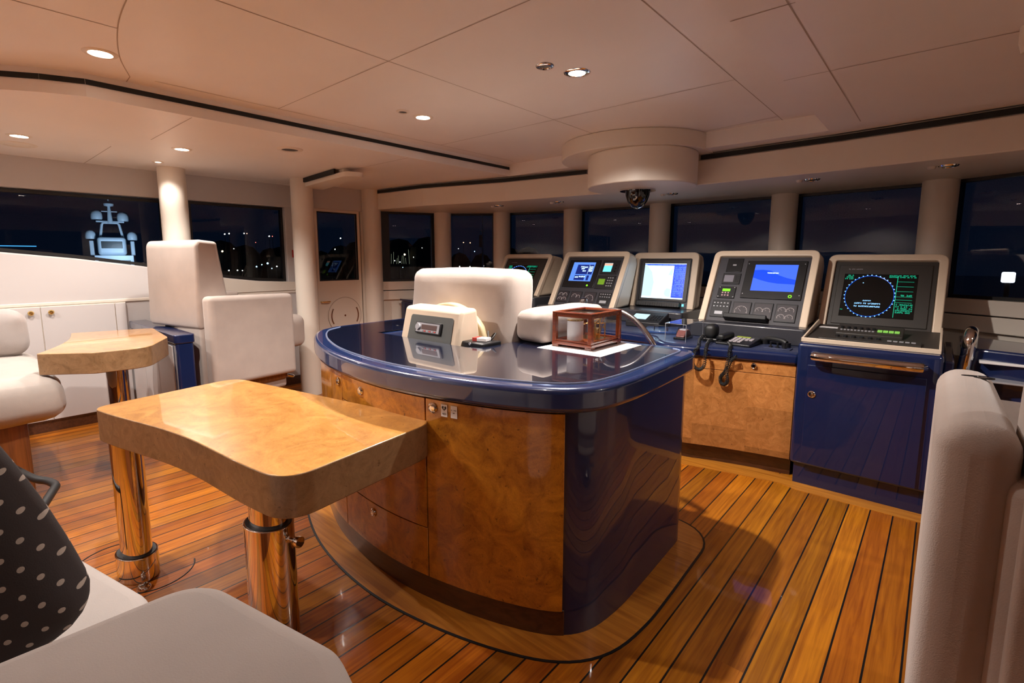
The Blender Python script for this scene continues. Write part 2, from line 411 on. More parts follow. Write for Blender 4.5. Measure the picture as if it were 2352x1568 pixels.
def dots_mat():
    m = mat('dotted_fabric', (0.035, 0.027, 0.026), .9, bump=.3, bscale=400)
    nt = m.node_tree; b = nt.nodes['Principled BSDF']; L = nt.links.new
    t = N(nt, 'ShaderNodeTexCoord'); s = N(nt, 'ShaderNodeSeparateXYZ'); L(t.outputs['Object'], s.inputs[0])
    p = .052
    def dd(off):
        fx = math_n(nt, 'SUBTRACT', math_n(nt, 'FRACT', math_n(nt, 'ADD', math_n(nt, 'DIVIDE', s.outputs['X'], p), 10+off)), .5)
        fz = math_n(nt, 'SUBTRACT', math_n(nt, 'FRACT', math_n(nt, 'ADD', math_n(nt, 'DIVIDE', s.outputs['Z'], p), 10+off)), .5)
        return math_n(nt, 'ADD', math_n(nt, 'MULTIPLY', fx, fx), math_n(nt, 'MULTIPLY', fz, fz))
    d = math_n(nt, 'MINIMUM', dd(0), dd(.5))
    k = math_n(nt, 'LESS_THAN', d, .011)
    mx = N(nt, 'ShaderNodeMix', data_type='RGBA'); L(k, mx.inputs['Factor']); mx.inputs['A'].default_value = (0.035, 0.027, 0.027, 1); mx.inputs['B'].default_value = (0.42, 0.36, 0.31, 1)
    L(mx.outputs['Result'], b.inputs['Base Color'])
    return m
M['dots'] = dots_mat()

# ================================================================== STRUCTURE
# ---- floor
bm = B(); box(bm, -6.3, 2.1, -2.0, 6.0, -0.05, 0.0); struct('floor', bm, M['floor'], smooth=False)
FX = [(-5.95, 3.70), (-5.5, 3.74), (-4.64, 3.80), (-3.6, 4.07), (-2.66, 4.20), (-2.1, 4.24), (-1.59, 4.24), (-0.6, 4.19), (0.29, 4.07), (1.0, 3.84), (1.75, 3.55)]
def fy(x):
    for (a, ya), (b, yb) in zip(FX, FX[1:]):
        if a <= x <= b: return ya + (yb-ya)*(x-a)/(b-a)
    return FX[-1][1]
WIN = [(-5.62, 3.86), (-5.28, 4.62), (-4.62, 5.16), (-3.62, 5.44), (-2.48, 5.52), (-1.20, 5.50), (-0.05, 5.34), (0.85, 4.85), (1.42, 3.95)]

# ---- ceilings
TL = [(-3.80, -1.4), (-3.80, 0.05), (-3.74, 0.25), (-3.60, 0.45), (-3.52, 0.62), (-3.52, 4.05)]   # left edge of the raised tray
TRX, TFY, TBY = -0.66, 4.05, -1.4
bm = B()
def quad(bm, pts, mi=0):
    f = bm.faces.new([bm.verts.new(p) for p in pts]); f.material_index = mi; return f
def strip(x0, x1, y0f, y1f, z):
    quad(bm, [(x0, y0f(x0), z), (x1, y0f(x1), z), (x1, y1f(x1), z), (x0, y1f(x0), z)])
xs = [-5.95, -5.5, -4.64, -3.80]
for a, b in zip(xs, xs[1:]): strip(a, b, lambda x: -1.8, fy, LOWZ)
for (x0, y0), (x1, y1) in zip(TL, TL[1:]):      # sliver between -3.80 and the tray edge
    if y1 - y0 > 0.01 and (x0 > -3.8 or x1 > -3.8): quad(bm, [(-3.80, y0, LOWZ), (x0+1e-4, y0, LOWZ), (x1, y1, LOWZ), (-3.80, y1, LOWZ)])
strip(-3.80, -3.52, lambda x: TFY, fy, LOWZ); 
xs = [-3.52, -2.66, -2.1, -1.59, TRX]
for a, b in zip(xs, xs[1:]): strip(a, b, lambda x: TFY, fy, LOWZ)
xs = [TRX, 0.29, 1.0, 1.75]
for a, b in zip(xs, xs[1:]): strip(a, b, lambda x: -1.8, fy, LOWZ)
strip(-3.80, TRX, lambda x: -1.8, lambda x: TBY, LOWZ)
# tray walls
def wallstrip(p, q, z0, z1, mi=0): quad(bm, [(p[0], p[1], z0), (q[0], q[1], z0), (q[0], q[1], z1), (p[0], p[1], z1)], mi)
for p, q in zip(TL, TL[1:]): wallstrip(p, q, LOWZ, TRAYZ)
wallstrip((-3.52, TFY), (TRX, TFY), LOWZ, TRAYZ); wallstrip((TRX, TFY), (TRX, TBY), LOWZ, TRAYZ); wallstrip((TRX, TBY), (-3.80, TBY), LOWZ, TRAYZ)
quad(bm, [(-3.80, TBY, TRAYZ), (TRX, TBY, TRAYZ), (TRX, TFY, TRAYZ), (-3.80, TFY, TRAYZ)])
# shallow joints between the ceiling panels
def joint(pts, z, wd=0.0025):
    for p, q in zip(pts, pts[1:]):
        d = Vector((q[0]-p[0], q[1]-p[1])); 
        if d.length < 1e-4: continue
        n_ = Vector((-d.y, d.x)).normalized()*wd
        quad(bm, [(p[0]-n_.x, p[1]-n_.y, z-.0012), (q[0]-n_.x, q[1]-n_.y, z-.0012), (q[0]+n_.x, q[1]+n_.y, z-.0012), (p[0]+n_.x, p[1]+n_.y, z-.0012)], 1)
CURVE = [tuple(v) for v in smooth_path([(-2.0, .56), (-2.428, .577), (-2.745, .612), (-3.111, .691), (-3.405, .793)], 6)]
for J in ([(-3.38, 1.58), (-0.95, 1.58)], [(-3.38, 2.98), (-0.95, 2.98)], [(-2.17, -1.4), (-2.17, 3.5)], [(-3.38, 0.9), (-3.38, 3.95)],
          [(-0.95, -1.4), (-0.95, 4.05)], CURVE, [CURVE[-1], (-3.515, 0.80)], [(-2.745, .612), (-2.80, -1.4)], [(-1.6, 4.02), (-0.95, 3.93)]): joint(J, TRAYZ)
for J in ([(-5.95, 0.98), (-4.9, 0.98)], [(-4.42, 1.12), (-3.54, 1.12)], [(-5.95, 2.75), (-3.54, 2.75)], [(TRX, 2.78), (1.75, 2.78)], [(TRX, 1.98), (-0.75+.3, 1.98)], [(-0.47, -1.8), (-0.47, 3.9)], [(-3.52, 4.05), (-3.52, 4.08)]): joint(J, LOWZ)
struct('ceiling', bm, [M['panel'], M['seam']], smooth=False)
bm = B(); box(bm, -6.4, 2.2, -2.2, 6.1, 2.60, 2.70); struct('unseen_roof_slab', bm, M['panel'], smooth=False)  # unseen roof slab added above the ceiling to block the sky
# cove lip and black air slot along the tray edge
bm = B()
for p, q in zip(TL[1:], TL[2:]): 
    d = (Vector(q)-Vector(p)).normalized(); n_ = Vector((d.y, -d.x))*.004
    quad(bm, [(p[0]+n_.x, p[1]+n_.y, 2.462), (q[0]+n_.x, q[1]+n_.y, 2.462), (q[0]+n_.x, q[1]+n_.y, 2.490), (p[0]+n_.x, p[1]+n_.y, 2.490)])
for (a, ya), (b, yb) in zip(FX, FX[1:]):
    if b <= -2.4 or a >= -1.7: quad(bm, [(a, ya-.004, 2.352), (b, yb-.004, 2.352), (b, yb-.004, 2.388), (a, ya-.004, 2.388)])
struct('trim_2', bm, M['grille'], smooth=False)
# fascia over the windows and the soffit behind it
bm = B()
pts = FX + [(1.75, 3.7), (1.6, 4.2), (0.98, 5.0), (-0.0, 5.52), (-1.2, 5.68), (-2.5, 5.70), (-3.66, 5.62), (-4.74, 5.32), (-5.5, 4.7), (-5.95, 3.9)]
prism(bm, pts, SOFZ, 2.35)
struct('trim_3', bm, M['cream'], smooth=False, bevel=.008)
bm = B()
pts2 = [(x, y+.02) for x, y in FX] + pts[len(FX):]
prism(bm, pts2, 2.352, 2.40); struct('trim_4', bm, M['cream'], smooth=False)
# ---- drum housings under the ceiling
t = thing('ceiling_drum', 'round cream two-step drum housing hanging under the ceiling above the centre screen', 'ceiling drum', (0, 0, 0))
bm = B(); cyl(bm, (-2.12, 4.12, 2.392), .64, .127, n=96); obj('upper_disc', bm, M['cream'], t, bevel=.008)
bm = B(); cyl(bm, (-1.985, 3.98, 2.13), .445, .262, n=96); obj('lower_drum', bm, M['cream'], t, bevel=.010)

# ---- left wall
XW = -5.95
def prism_yz(bm, yz, x0, x1, mi=0): prism_x(bm, yz, x0, x1, mi)
bm = B()
sill = [(-1.8, 1.63), (0.0, 1.62), (0.37, 1.60), (0.85, 1.545), (1.34, 1.47), (1.75, 1.395), (2.14, 1.325), (2.45, 1.285), (2.79, 1.265), (2.95, 1.265)]
prism_yz(bm, [(-1.8, 0.0), (2.95, 0.0)] + sill[::-1], XW-.16, XW)
prism_yz(bm, [(-1.8, 2.13), (2.95, 2.145), (2.95, 2.42), (-1.8, 2.42)], XW-.16, XW)
prism_yz(bm, [(1.575, 1.2), (1.79, 1.2), (1.79, 2.2), (1.575, 2.2)], XW-.14, XW-.005)
prism_yz(bm, [(2.785, 1.2), (2.95, 1.2), (2.95, 2.2), (2.785, 2.2)], XW-.14, XW-.005)
box(bm, XW-.16, -5.60, 2.93, 2.97, 0, 2.42)
box(bm, -5.78, -5.62, 2.97, 3.84, 2.13, 2.42)
struct('wall_left', bm, M['wall'], bevel=.012)
bm = B()   # padded ledge at the sloping sill
prism_yz(bm, [(-1.8, 1.13), (3.0-.07, 1.13), (2.93, 1.16), (-1.8, 1.16)], XW, XW+.012)
prism_yz(bm, [(2.0, 1.16)]+[(2.93, 1.16), (2.93, 1.262), (2.45, 1.282), (2.14, 1.318), (2.0, 1.343)], XW, XW+.02)
struct('trim_5', bm, M['cream'], bevel=.006)
def window_in_wall(n, y0, y1, zt):
    bm = B()
    zs = lambda y: next(a[1]+(b[1]-a[1])*(y-a[0])/(b[0]-a[0]) for a, b in zip(sill, sill[1:]) if a[0] <= y <= b[0]+1e-6)
    ys = [y0] + [s[0] for s in sill if y0 < s[0] < y1] + [y1]
    low = [(y, zs(y)+.006) for y in ys]
    outer = low + [(y1, zt), (y0, zt)]
    cy, cz = (y0+y1)/2, 1.8
    ins = lambda p, d: (p[0] + (d if p[0] < cy else -d)*(abs(p[0]-cy) > (y1-y0)/2-.01), p[1] + (d if p[1] < cz else -d))
    inner = [ins(p, .028) for p in outer]
    k = len(outer); x0, x1 = XW-.10, XW-.055
    for x in (x0, x1):
        for i in range(k):
            j = (i+1) % k
            quad(bm, [(x, *outer[i]), (x, *outer[j]), (x, *inner[j]), (x, *inner[i])])
    for i in range(k):
        j = (i+1) % k; quad(bm, [(x0, *inner[i]), (x0, *inner[j]), (x1, *inner[j]), (x1, *inner[i])])
    bmesh.ops.remove_doubles(bm, verts=bm.verts, dist=1e-5)
    fr = struct('window_%d' % n, bm, M['frame'], smooth=False)
    bm = B(); prism_yz(bm, inner, XW-.082, XW-.074); obj('pane', bm, M['glass'], fr, smooth=False)
window_in_wall(1, -1.8, 1.572, 2.128); window_in_wall(2, 1.793, 2.782, 2.14)
bm = B(); box(bm, XW, XW+.012, -1.8, 2.95, 0, .10); box(bm, XW, XW+.02, -1.8, 2.95, .095, .105); struct('baseboard_left', bm, M['plinth'], smooth=False)

# ---- side door between the pillars
XD = -5.66
bm = B()
for a in ((3.00, 3.60, 0.02, 1.27), (3.00, 3.60, 2.10, 2.13), (3.00, 3.03, 1.27, 2.10), (3.565, 3.60, 1.27, 2.10)): box(bm, XD-.05, XD, *a)
d = struct('door_1', bm, M['cream'], smooth=False)
bm = B(); box(bm, XD-.03, XD-.022, 3.03, 3.565, 1.27, 2.10); obj('pane', bm, M['glass'], d, smooth=False)
bm = B()
for a in ((3.03, 3.565, 1.27, 1.285), (3.03, 3.565, 2.085, 2.10), (3.03, 3.042, 1.27, 2.10), (3.553, 3.565, 1.27, 2.10)): box(bm, XD-.02, XD-.001, *a)
obj('pane_frame', bm, M['frame'], d, smooth=False)
bm = B(); cyl(bm, (XD-.002, 3.345, .83), .225, .008, 'x', 64); obj('round_hatch', bm, M['cream'], d, bevel=.002)
bm = B(); tube(bm, [(XD+.004, 3.345+.229*math.cos(a*PI/36), .83+.229*math.sin(a*PI/36)) for a in range(72)], .0032, 6, closed=True); obj('hatch_ring', bm, M['seam'], d)
bm = B()
for s0 in (150, -30):
    tube(bm, [(XD+.008, 3.345+.185*math.cos(math.radians(s0+k*6)), .83+.185*math.sin(math.radians(s0+k*6))) for k in range(11)], .008, 8)
cyl(bm, (XD+.003, 3.345, .83), .012, .006, 'x', 16)
obj('hatch_slot', bm, M['wood'], d)
bm = B(); tube(bm, [(XD, 3.03, 1.02), (XD+.04, 3.03, 1.02), (XD+.045, 3.05, 1.02), (XD+.045, 3.13, 1.02)], .008, 10); obj('door_handle', bm, M['brass'], d)
bm = B(); box(bm, XD-.06, -5.60, 3.62, 3.84, 0, 2.42); box(bm, XD-.06, XD-.01, 2.97, 2.995, 0, 2.42); struct('trim_6', bm, M['cream'], bevel=.01)

# ---- front window wall on the arc
def off(P, Q, d):
    v = (Vector(Q)-Vector(P)).normalized(); return Vector((v.y, -v.x))*d
bm = B(); bmf = B(); k = 3
for i, (p, q) in enumerate(zip(WIN, WIN[1:])):
    n_ = off(p, q, .05); m_ = off(p, q, -.08)
    P0 = (p[0]+m_.x, p[1]+m_.y); Q0 = (q[0]+m_.x, q[1]+m_.y); P1 = (p[0]+n_.x, p[1]+n_.y); Q1 = (q[0]+n_.x, q[1]+n_.y)
    prism(bm, [P0, Q0, Q1, P1], 0, 1.0)
    for z0, z1 in ((1.0, 1.118), (1.128, 1.24)):
        n2 = off(p, q, .09); prism(bm, [P0, Q0, (q[0]+n2.x, q[1]+n2.y), (p[0]+n2.x, p[1]+n2.y)], z0, z1)
    # each window: dark frame with its own pane
    fb = B(); v = (Vector(q)-Vector(p)); L_ = v.length; u = v.normalized(); nn = Vector((u.y, -u.x))
    def W(a, b, z0, z1, d0, d1, bmx):
        c = [Vector(p)+u*a+nn*d0, Vector(p)+u*b+nn*d0, Vector(p)+u*b+nn*d1, Vector(p)+u*a+nn*d1]
        prism(bmx, [tuple(x) for x in c], z0, z1)
    W(0, L_, 1.24, 1.265, -.03, .03, fb); W(0, L_, 2.125, 2.15, -.03, .03, fb); W(0, .13, 1.265, 2.125, -.03, .03, fb); W(L_-.13, L_, 1.265, 2.125, -.03, .03, fb)
    fr = struct('window_%d' % k, fb, M['frame'], smooth=False); k += 1
    pb = B(); W(.13, L_-.13, 1.265, 2.125, -.004, .004, pb); obj('pane', pb, M['glass'], fr, smooth=False)
struct('wall_front', bm, M['cream'], smooth=False, bevel=.006)
# ---- right and rear walls (seen in the panes and the varnish)
bm = B(); box(bm, 1.75, 1.9, -1.8, 3.95, 0, 1.3); box(bm, 1.75, 1.9, -1.8, 3.95, 2.1, 2.42)
for y in (-1.8, 0.2, 2.1, 3.75): box(bm, 1.75, 1.9, y, y+.2, 1.3, 2.1)
struct('wall_right', bm, M['wall'], smooth=False)
for i, (a, b) in enumerate(((-1.6, .2), (.4, 2.1), (2.3, 3.75))):
    fb = B()
    for q in ((a, b, 1.3, 1.33), (a, b, 2.07, 2.1), (a, a+.03, 1.33, 2.07), (b-.03, b, 1.33, 2.07)): box(fb, 1.80, 1.84, *q)
    fr = struct('window_%d' % (k+i), fb, M['frame'], smooth=False)
    fb = B(); box(fb, 1.815, 1.823, a+.03, b-.03, 1.33, 2.07); obj('pane', fb, M['glass'], fr, smooth=False)
bm = B(); box(bm, -6.1, 1.9, -1.95, -1.8, 0, 2.6); struct('wall_rear', bm, M['wall'], smooth=False)
bm = B(); box(bm, -6.1, 1.9, -1.8, -1.78, 0, 1.0); struct('trim_7', bm, M['wood'], smooth=False)

# ---- round pillars
PIL = [(-5.66, 1.575, LOWZ, 'thick cream round pillar between the yacht window and the next side window'),
       (-5.38, 2.72, LOWZ, 'cream round pillar left of the side door with the round hatch'),
       (-5.56, 3.72, LOWZ, 'cream round pillar right of the side door, left end of the overhead fascia'),
       (-5.18, 4.58, SOFZ, 'cream round pillar at the left front window corner, first after the door'),
       (-4.55, 5.08, SOFZ, 'cream round pillar behind the leftmost radar screen'),
       (-3.58, 5.34, SOFZ, 'cream round pillar behind the second screen housing from the left'),
       (-2.46, 5.42, SOFZ, 'cream round pillar behind the white chart screen'),
       (-1.20, 5.40, SOFZ, 'cream round pillar behind the wide plain blue screen'),
       (-0.07, 5.24, SOFZ, 'cream round pillar rising behind the right-hand radar screen'),
       (0.80, 4.78, SOFZ, 'cream round pillar at the right front window corner')]
for i, (x, y, z, lab) in enumerate(PIL):
    bm = B(); cyl(bm, (x, y, 0), .115, z, n=40)
    tag(obj('pillar', bm, M['cream']), lab, 'pillar', 'round pillars along the windows')

# ---- borders on the floor
def ring(bm, outer, inner, z0, z1):
    n = len(outer); 
    vo0 = [bm.verts.new((*p, z0)) for p in outer]; vo1 = [bm.verts.new((*p, z1)) for p in outer]
    vi0 = [bm.verts.new((*p, z0)) for p in inner]; vi1 = [bm.verts.new((*p, z1)) for p in inner]
    for i in range(n):
        j = (i+1) % n
        bm.faces.new((vo0[i], vo0[j], vo1[j], vo1[i])); bm.faces.new((vi0[j], vi0[i], vi1[i], vi1[j]))
        bm.faces.new((vo1[i], vo1[j], vi1[j], vi1[i]))
def island(o=0.0, yb=2.64):
    """plan of the island, offset outwards by o"""
    pts = [(-3.27, 1.86), (-3.17, 1.70), (-2.96, 1.56), (-2.70, 1.445), (-2.42, 1.36), (-2.10, 1.315), (-1.80, 1.315), (-1.5, 1.365), (-1.25, 1.44), (-1.07, 1.53), (-0.98, 1.65), (-0.95, 1.84), (-0.95, 2.05), (-0.96, 2.35)]
    pts = [tuple(v) for v in smooth_path(pts, 5)]
    pts += [tuple(q) for q in rpoly([(-0.96, 2.35, 0), (-0.97, yb, .13), (-3.30, yb, .13), (-3.30, 1.88, 0)])][1:-1]
    if o:
        c = []; m = len(pts)
        for i in range(m):
            a, b = Vector(pts[i-1]), Vector(pts[(i+1) % m]); d = (b-a).normalized(); c.append((pts[i][0]+d.y*o, pts[i][1]-d.x*o))
        pts = c
    return pts
bm = B(); ring(bm, island(.125), island(-.05), -.001, .003); struct('trim_8', bm, M['border'], smooth=False)
bm = B(); ring(bm, island(.131), island(.120), -.001, .0035); struct('trim_9', bm, M['gap'], smooth=False)

bm = B(); edge = [(.12, 3.66), (-.62, 3.66), (-.72, 3.70), (-.95, 3.66), (-1.2, 3.61), (-1.42, 3.55), (-1.62, 3.545), (-1.80, 3.68), (-2.2, 3.80), (-2.6, 3.70), (-2.9, 3.62), (-3.4, 3.72)]
inn = [(.12, 3.80), (-.62, 3.80), (-.72, 3.86), (-.95, 3.86), (-1.2, 3.80), (-1.42, 3.73), (-1.60, 3.73), (-1.75, 3.84), (-2.2, 4.0), (-2.6, 3.9), (-2.9, 3.82), (-3.4, 3.92)]
for i in range(len(edge)-1):
    prism(bm, [edge[i], edge[i+1], inn[i+1], inn[i]], -.001, .003)
struct('unseen_roof_slab1', bm, M['border'], smooth=False)

# ================================================================== small parts used in many places
def latch(parent, p, nrm, name='latch', r=.021):
    """round push-button latch: rosette and button, facing nrm"""
    n_ = Vector(nrm).normalized(); q = n_.to_track_quat('Z', 'Y').to_matrix().to_4x4()
    bm = B(); lathe(bm, [(r, 0), (r, .004), (r*.8, .008), (r*.62, .006), (r*.6, .004), (r*.55, .010), (0, .012)], n=24); xform(bm, Matrix.Translation(p) @ q)
    return obj(name, bm, M['chrome'], parent)
def glyphs(bm, u0, u1, v0, v1, Mx, rows=1, seed=0, n0=.002, fill=.72):
    """rows of small blocky characters as tiny quads on a display"""
    rnd = random.Random(seed); h = (v1-v0)/rows
    for r in range(rows):
        vb = v1-(r+1)*h; u = u0
        while u < u1:
            cw = h*.62
            if rnd.random() > .16:
                for (a, b, c, d) in rnd.sample([(0, .25, 0, 1), (.55, .8, 0, 1), (0, .8, 0, .2), (0, .8, .4, .6), (0, .8, .8, 1)], 3):
                    qd = [(u+a*cw, vb+h*(.12+fill*c)), (u+b*cw, vb+h*(.12+fill*c)), (u+b*cw, vb+h*(.12+fill*d)), (u+a*cw, vb+h*(.12+fill*d))]
                    bm.faces.new([bm.verts.new(Mx @ Vector((x, y, n0))) for x, y in qd])
            u += cw
def rect(bm, u0, u1, v0, v1, n0, Mx, mi=0):
    bm.faces.new([bm.verts.new(Mx @ Vector(p)) for p in ((u0, v0, n0), (u1, v0, n0), (u1, v1, n0), (u0, v1, n0))]).material_index = mi
def pbox(bm, u0, u1, v0, v1, n0, n1, Mx):
    k = len(bm.verts); box(bm, u0, u1, v0, v1, n0, n1); bm.verts.ensure_lookup_table()
    for v in bm.verts[k:]: v.co = Mx @ v.co

def text_obj(name, s, size, Mx, mat_, parent):
    cu = bpy.data.curves.new(name, 'FONT'); cu.body = s; cu.size = size; cu.align_x = 'CENTER'; cu.extrude = .0003
    t = bpy.data.objects.new(name+'_tmp', cu); COL.objects.link(t)
    dg = bpy.context.evaluated_depsgraph_get(); me = bpy.data.meshes.new_from_object(t.evaluated_get(dg)); me.transform(Mx)
    me.materials.clear(); me.materials.append(mat_)
    bpy.data.objects.remove(t); bpy.data.curves.remove(cu)
    o = bpy.data.objects.new(name, me); COL.objects.link(o); o.parent = parent; return o

# ================================================================== ISLAND
isl = thing('navigation_island', 'curved blue lacquer island with burl wood doors in the middle of the room', 'island counter', (0, 0, 0))
def with_notch(o, yb=2.64):
    p = island(o); yb += o
    p = [(x, min(y, yb)) for x, y in p]
    # insert the recess for the helm chair on the front edge
    k = next(i for i, q in enumerate(p) if q[1] >= yb-1e-3 and q[0] < -1.3) if any(q[1] >= yb-1e-3 and q[0] < -1.3 for q in p) else len(p)
    return p[:k] + [(-1.87, yb), (-1.87, 1.98), (-1.90, 1.92), (-1.96, 1.885), (-2.80, 1.885), (-2.80, yb)] + p[k:]
bm = B(); prism(bm, with_notch(-.012), .0, .955); obj('body', bm, M['blue'], isl, bevel=.004)
bm = B(); prism(bm, with_notch(.030), .958, 1.058); obj('countertop', bm, M['bluetop'], isl, bevel=.022, seg=5)
bm = B(); rim = [p for p in island(-.045)]
tube(bm, [(x, y, 1.059) for x, y in rim][:74], .0055, 6); obj('rim', bm, mat('rim_line', (.22, .27, .42), .2, .4), isl)
bm = B(); prism(bm, with_notch(-.045), 1.0575, 1.0600); obj('top_plate', bm, mat('dark_glass_top', (.004, .007, .022), .2, coat=1.0, coatr=.008), isl, smooth=False)
bm = B(); prism(bm, [(-2.80, 1.885), (-1.96, 1.885), (-1.90, 1.92), (-1.87, 1.98), (-1.87, 2.145), (-2.80, 2.145)], .96, 1.0); obj('recess_shelf', bm, M['black'], isl, smooth=False)
# curved fronts
ipath = [Vector(p) for p in island(0)][:61]
def front_panel(name, xa, xb, z0, z1, o0=-.013, o1=.006, mat_=None, parent=isl):
    pts = [p for p in ipath if xa+.004 < p.x < xb-.004 and p.y < 1.9]
    def at_x(x):
        for a, b in zip(ipath, ipath[1:]):
            if a.x <= x <= b.x and a.y < 1.9 and x < -.98: return a + (b-a)*((x-a.x)/(b.x-a.x))
    pts = [at_x(xa+.003)] + pts + [at_x(xb-.003)]
    o_, i_ = [], []
    for i, p in enumerate(pts):
        d = (pts[min(i+1, len(pts)-1)]-pts[max(i-1, 0)]).normalized(); nn = Vector((d.y, -d.x))
        o_.append(tuple(p+nn*o1)); i_.append(tuple(p+nn*o0))
    bm = B(); prism(bm, o_ + i_[::-1], z0, z1); return obj(name, bm, mat_ or M['burl'], parent, bevel=.0015, seg=1), at_x
front_panel('kick_board', -2.98, -1.045, 0.0, .115, -.02, -.008, M['plinth'])
CO = [(-2.80, -2.32), (-2.32, -1.64), (-1.64, -1.052)]
dr, ax = front_panel('door', CO[0][0], CO[0][1], .12, .952)
latch(dr, (*(ax(-2.36)+Vector((-.09, -.30)).normalized()*.007), .905), (-.28, -1, 0))
for z0, z1, zl, xl in ((.82, .952, .905, -2.10), (.355, .816, .0, 0), (.12, .351, .305, -2.02)):
    dr, ax = front_panel('drawer', CO[1][0], CO[1][1], z0, z1)
    if xl: latch(dr, (xl, ax(xl).y-.007, zl), (-.02 if xl < -2.1 else .02, -1, 0))
dr, ax = front_panel('door', CO[2][0], CO[2][1], .12, .952)
latch(dr, (-1.595, ax(-1.595).y-.007, .915), (.25, -1, 0), r=.023)
# two stickers: heart symbol and text
def sticker(x, label, heart):
    y = ax(x).y-.0085; u = (ax(x+.02)-ax(x-.02)).normalized(); Mx = Matrix(((u.x, 0, u.y, x), (u.y, 0, -u.x, y), (0, 1, 0, .915), (0, 0, 0, 1)))
    bm = B(); pbox(bm, -.016, .016, -.029, .024, 0, .0015, Mx); s = obj('sticker', bm, M['white'], dr, smooth=False); s['label'] = label
    bm = B()
    if heart:
        pts = []
        for i in range(40):
            t = 2*PI*i/40; pts.append((16*math.sin(t)**3*.00075, (13*math.cos(t)-5*math.cos(2*t)-2*math.cos(3*t)-math.cos(4*t))*.00075+.008))
        bm.faces.new([bm.verts.new(Mx @ Vector((*p, .002))) for p in pts]); obj('heart_symbol', bm, M['gap'], s, smooth=False)
        bm = B(); bm.faces.new([bm.verts.new(Mx @ Vector((*p, .0025))) for p in ((.001, .016), (-.004, .006), (0, .006), (-.002, -.001), (.005, .009), (.001, .009), (.004, .016))]); obj('lightning_symbol', bm, M['white'], s, smooth=False)
        text_obj('lettering', 'AED', .011, Mx @ Matrix.Translation((0, -.020, .002)), M['gap'], s)
    else:
        glyphs(bm, -.013, .013, .002, .009, Mx, 1, 4); glyphs(bm, -.004, .004, -.010, -.003, Mx, 1, 5); obj('lettering', bm, M['gap'], s, smooth=False)
sticker(-1.535, 'white sticker with black heart and lightning symbol', True); sticker(-1.487, 'white sticker with small text', False)

# ---- stereo box standing in the recess
st = thing('stereo_housing', 'beige wedge-shaped housing with a car stereo on the island countertop', 'stereo housing', (-.03, 0, 1.002))
bm = B(); prism_x(bm, [(1.895, 0), (1.955, .245), (2.08, .255), (2.11, 0)], -2.55, -2.025); obj('housing', bm, M['pod'], st, bevel=.022, seg=5)
Ms = Matrix.Translation((-2.28, 1.893, 0)) @ Matrix.Rotation(math.radians(90-13.8), 4, 'X')
bm = B(); prism(bm, rpoly([(-.195, .0, .0), (.205, .0, .0), (.20, .205, .02), (-.185, .205, .02)]), -.004, .003); xform(bm, Ms); obj('grey_panel', bm, mat('stereo_panel', (.085, .09, .085), .5), st)
bm = B(); pbox(bm, -.115, .115, .095, .165, .003, .016, Ms); rad = obj('car_stereo', bm, M['black'], st, bevel=.003)
bm = B(); pbox(bm, -.105, .105, .102, .158, .0165, .018, Ms); obj('faceplate', bm, M['silver'], rad, smooth=False)
bm = B(); pbox(bm, -.055, .085, .118, .148, .018, .0195, Ms); obj('display', bm, mat('stereo_display', (.12, .075, .07), .3), rad, smooth=False)
bm = B(); cyl(bm, (0, 0, 0), .019, .010, n=20); xform(bm, Ms @ Matrix.Translation((-.084, .132, .018))); obj('knob', bm, M['silver'], rad)
for i in range(6):
    bm = B(); pbox(bm, -.05+i*.023, -.034+i*.023, .106, .113, .018, .021, Ms); obj('button', bm, M['red'] if i % 2 else M['silver'], rad, smooth=False)

# ---- black tray with clear stand and packet
t = thing('organiser_tray', 'small black tray in the recess beside the stereo housing', 'tray', (-1.965, 2.02, 1.0))
bm = B(); box(bm, -.09, .085, -.075, .075, 0, .078); obj('tray_body', bm, M['black'], t, bevel=.008)
bm = B(); cyl(bm, (-.02, -.079, .068), .008, .005, 'y', 16); obj('button', bm, M['silver'], t)
t = thing('cigarette_packet', 'white and red packet lying on the small black tray', 'packet', (-1.965, 2.02, 1.079), math.radians(12))
bm = B(); box(bm, -.045, .045, -.03, .03, 0, .018); obj('box', bm, M['white'], t, bevel=.002)
bm = B(); box(bm, -.0455, -.015, -.0305, .0305, -.0002, .0182); obj('red_band', bm, M['red'], t, smooth=False)
bm = B(); box(bm, -2.062, -2.058, 1.93, 2.0, 1.0, 1.145); box(bm, -2.062, -2.03, 1.93, 2.0, 1.0, 1.004)
tag(obj('acrylic_stand', bm, M['clear'], smooth=False), 'small upright clear acrylic stand between stereo housing and black tray', 'acrylic stand')
bm = B(); tube(bm, smooth_path([(-1.99, 2.09, 1.045), (-1.97, 2.12, 1.10), (-1.93, 2.10, 1.115), (-1.92, 2.06, 1.09), (-1.95, 2.07, 1.075), (-1.98, 2.09, 1.10), (-2.0, 2.11, 1.12)], 6), .004, 8)
tag(obj('black_cable', bm, M['rubber']), 'short looped black cable lying behind the black tray at the chair', 'cable')

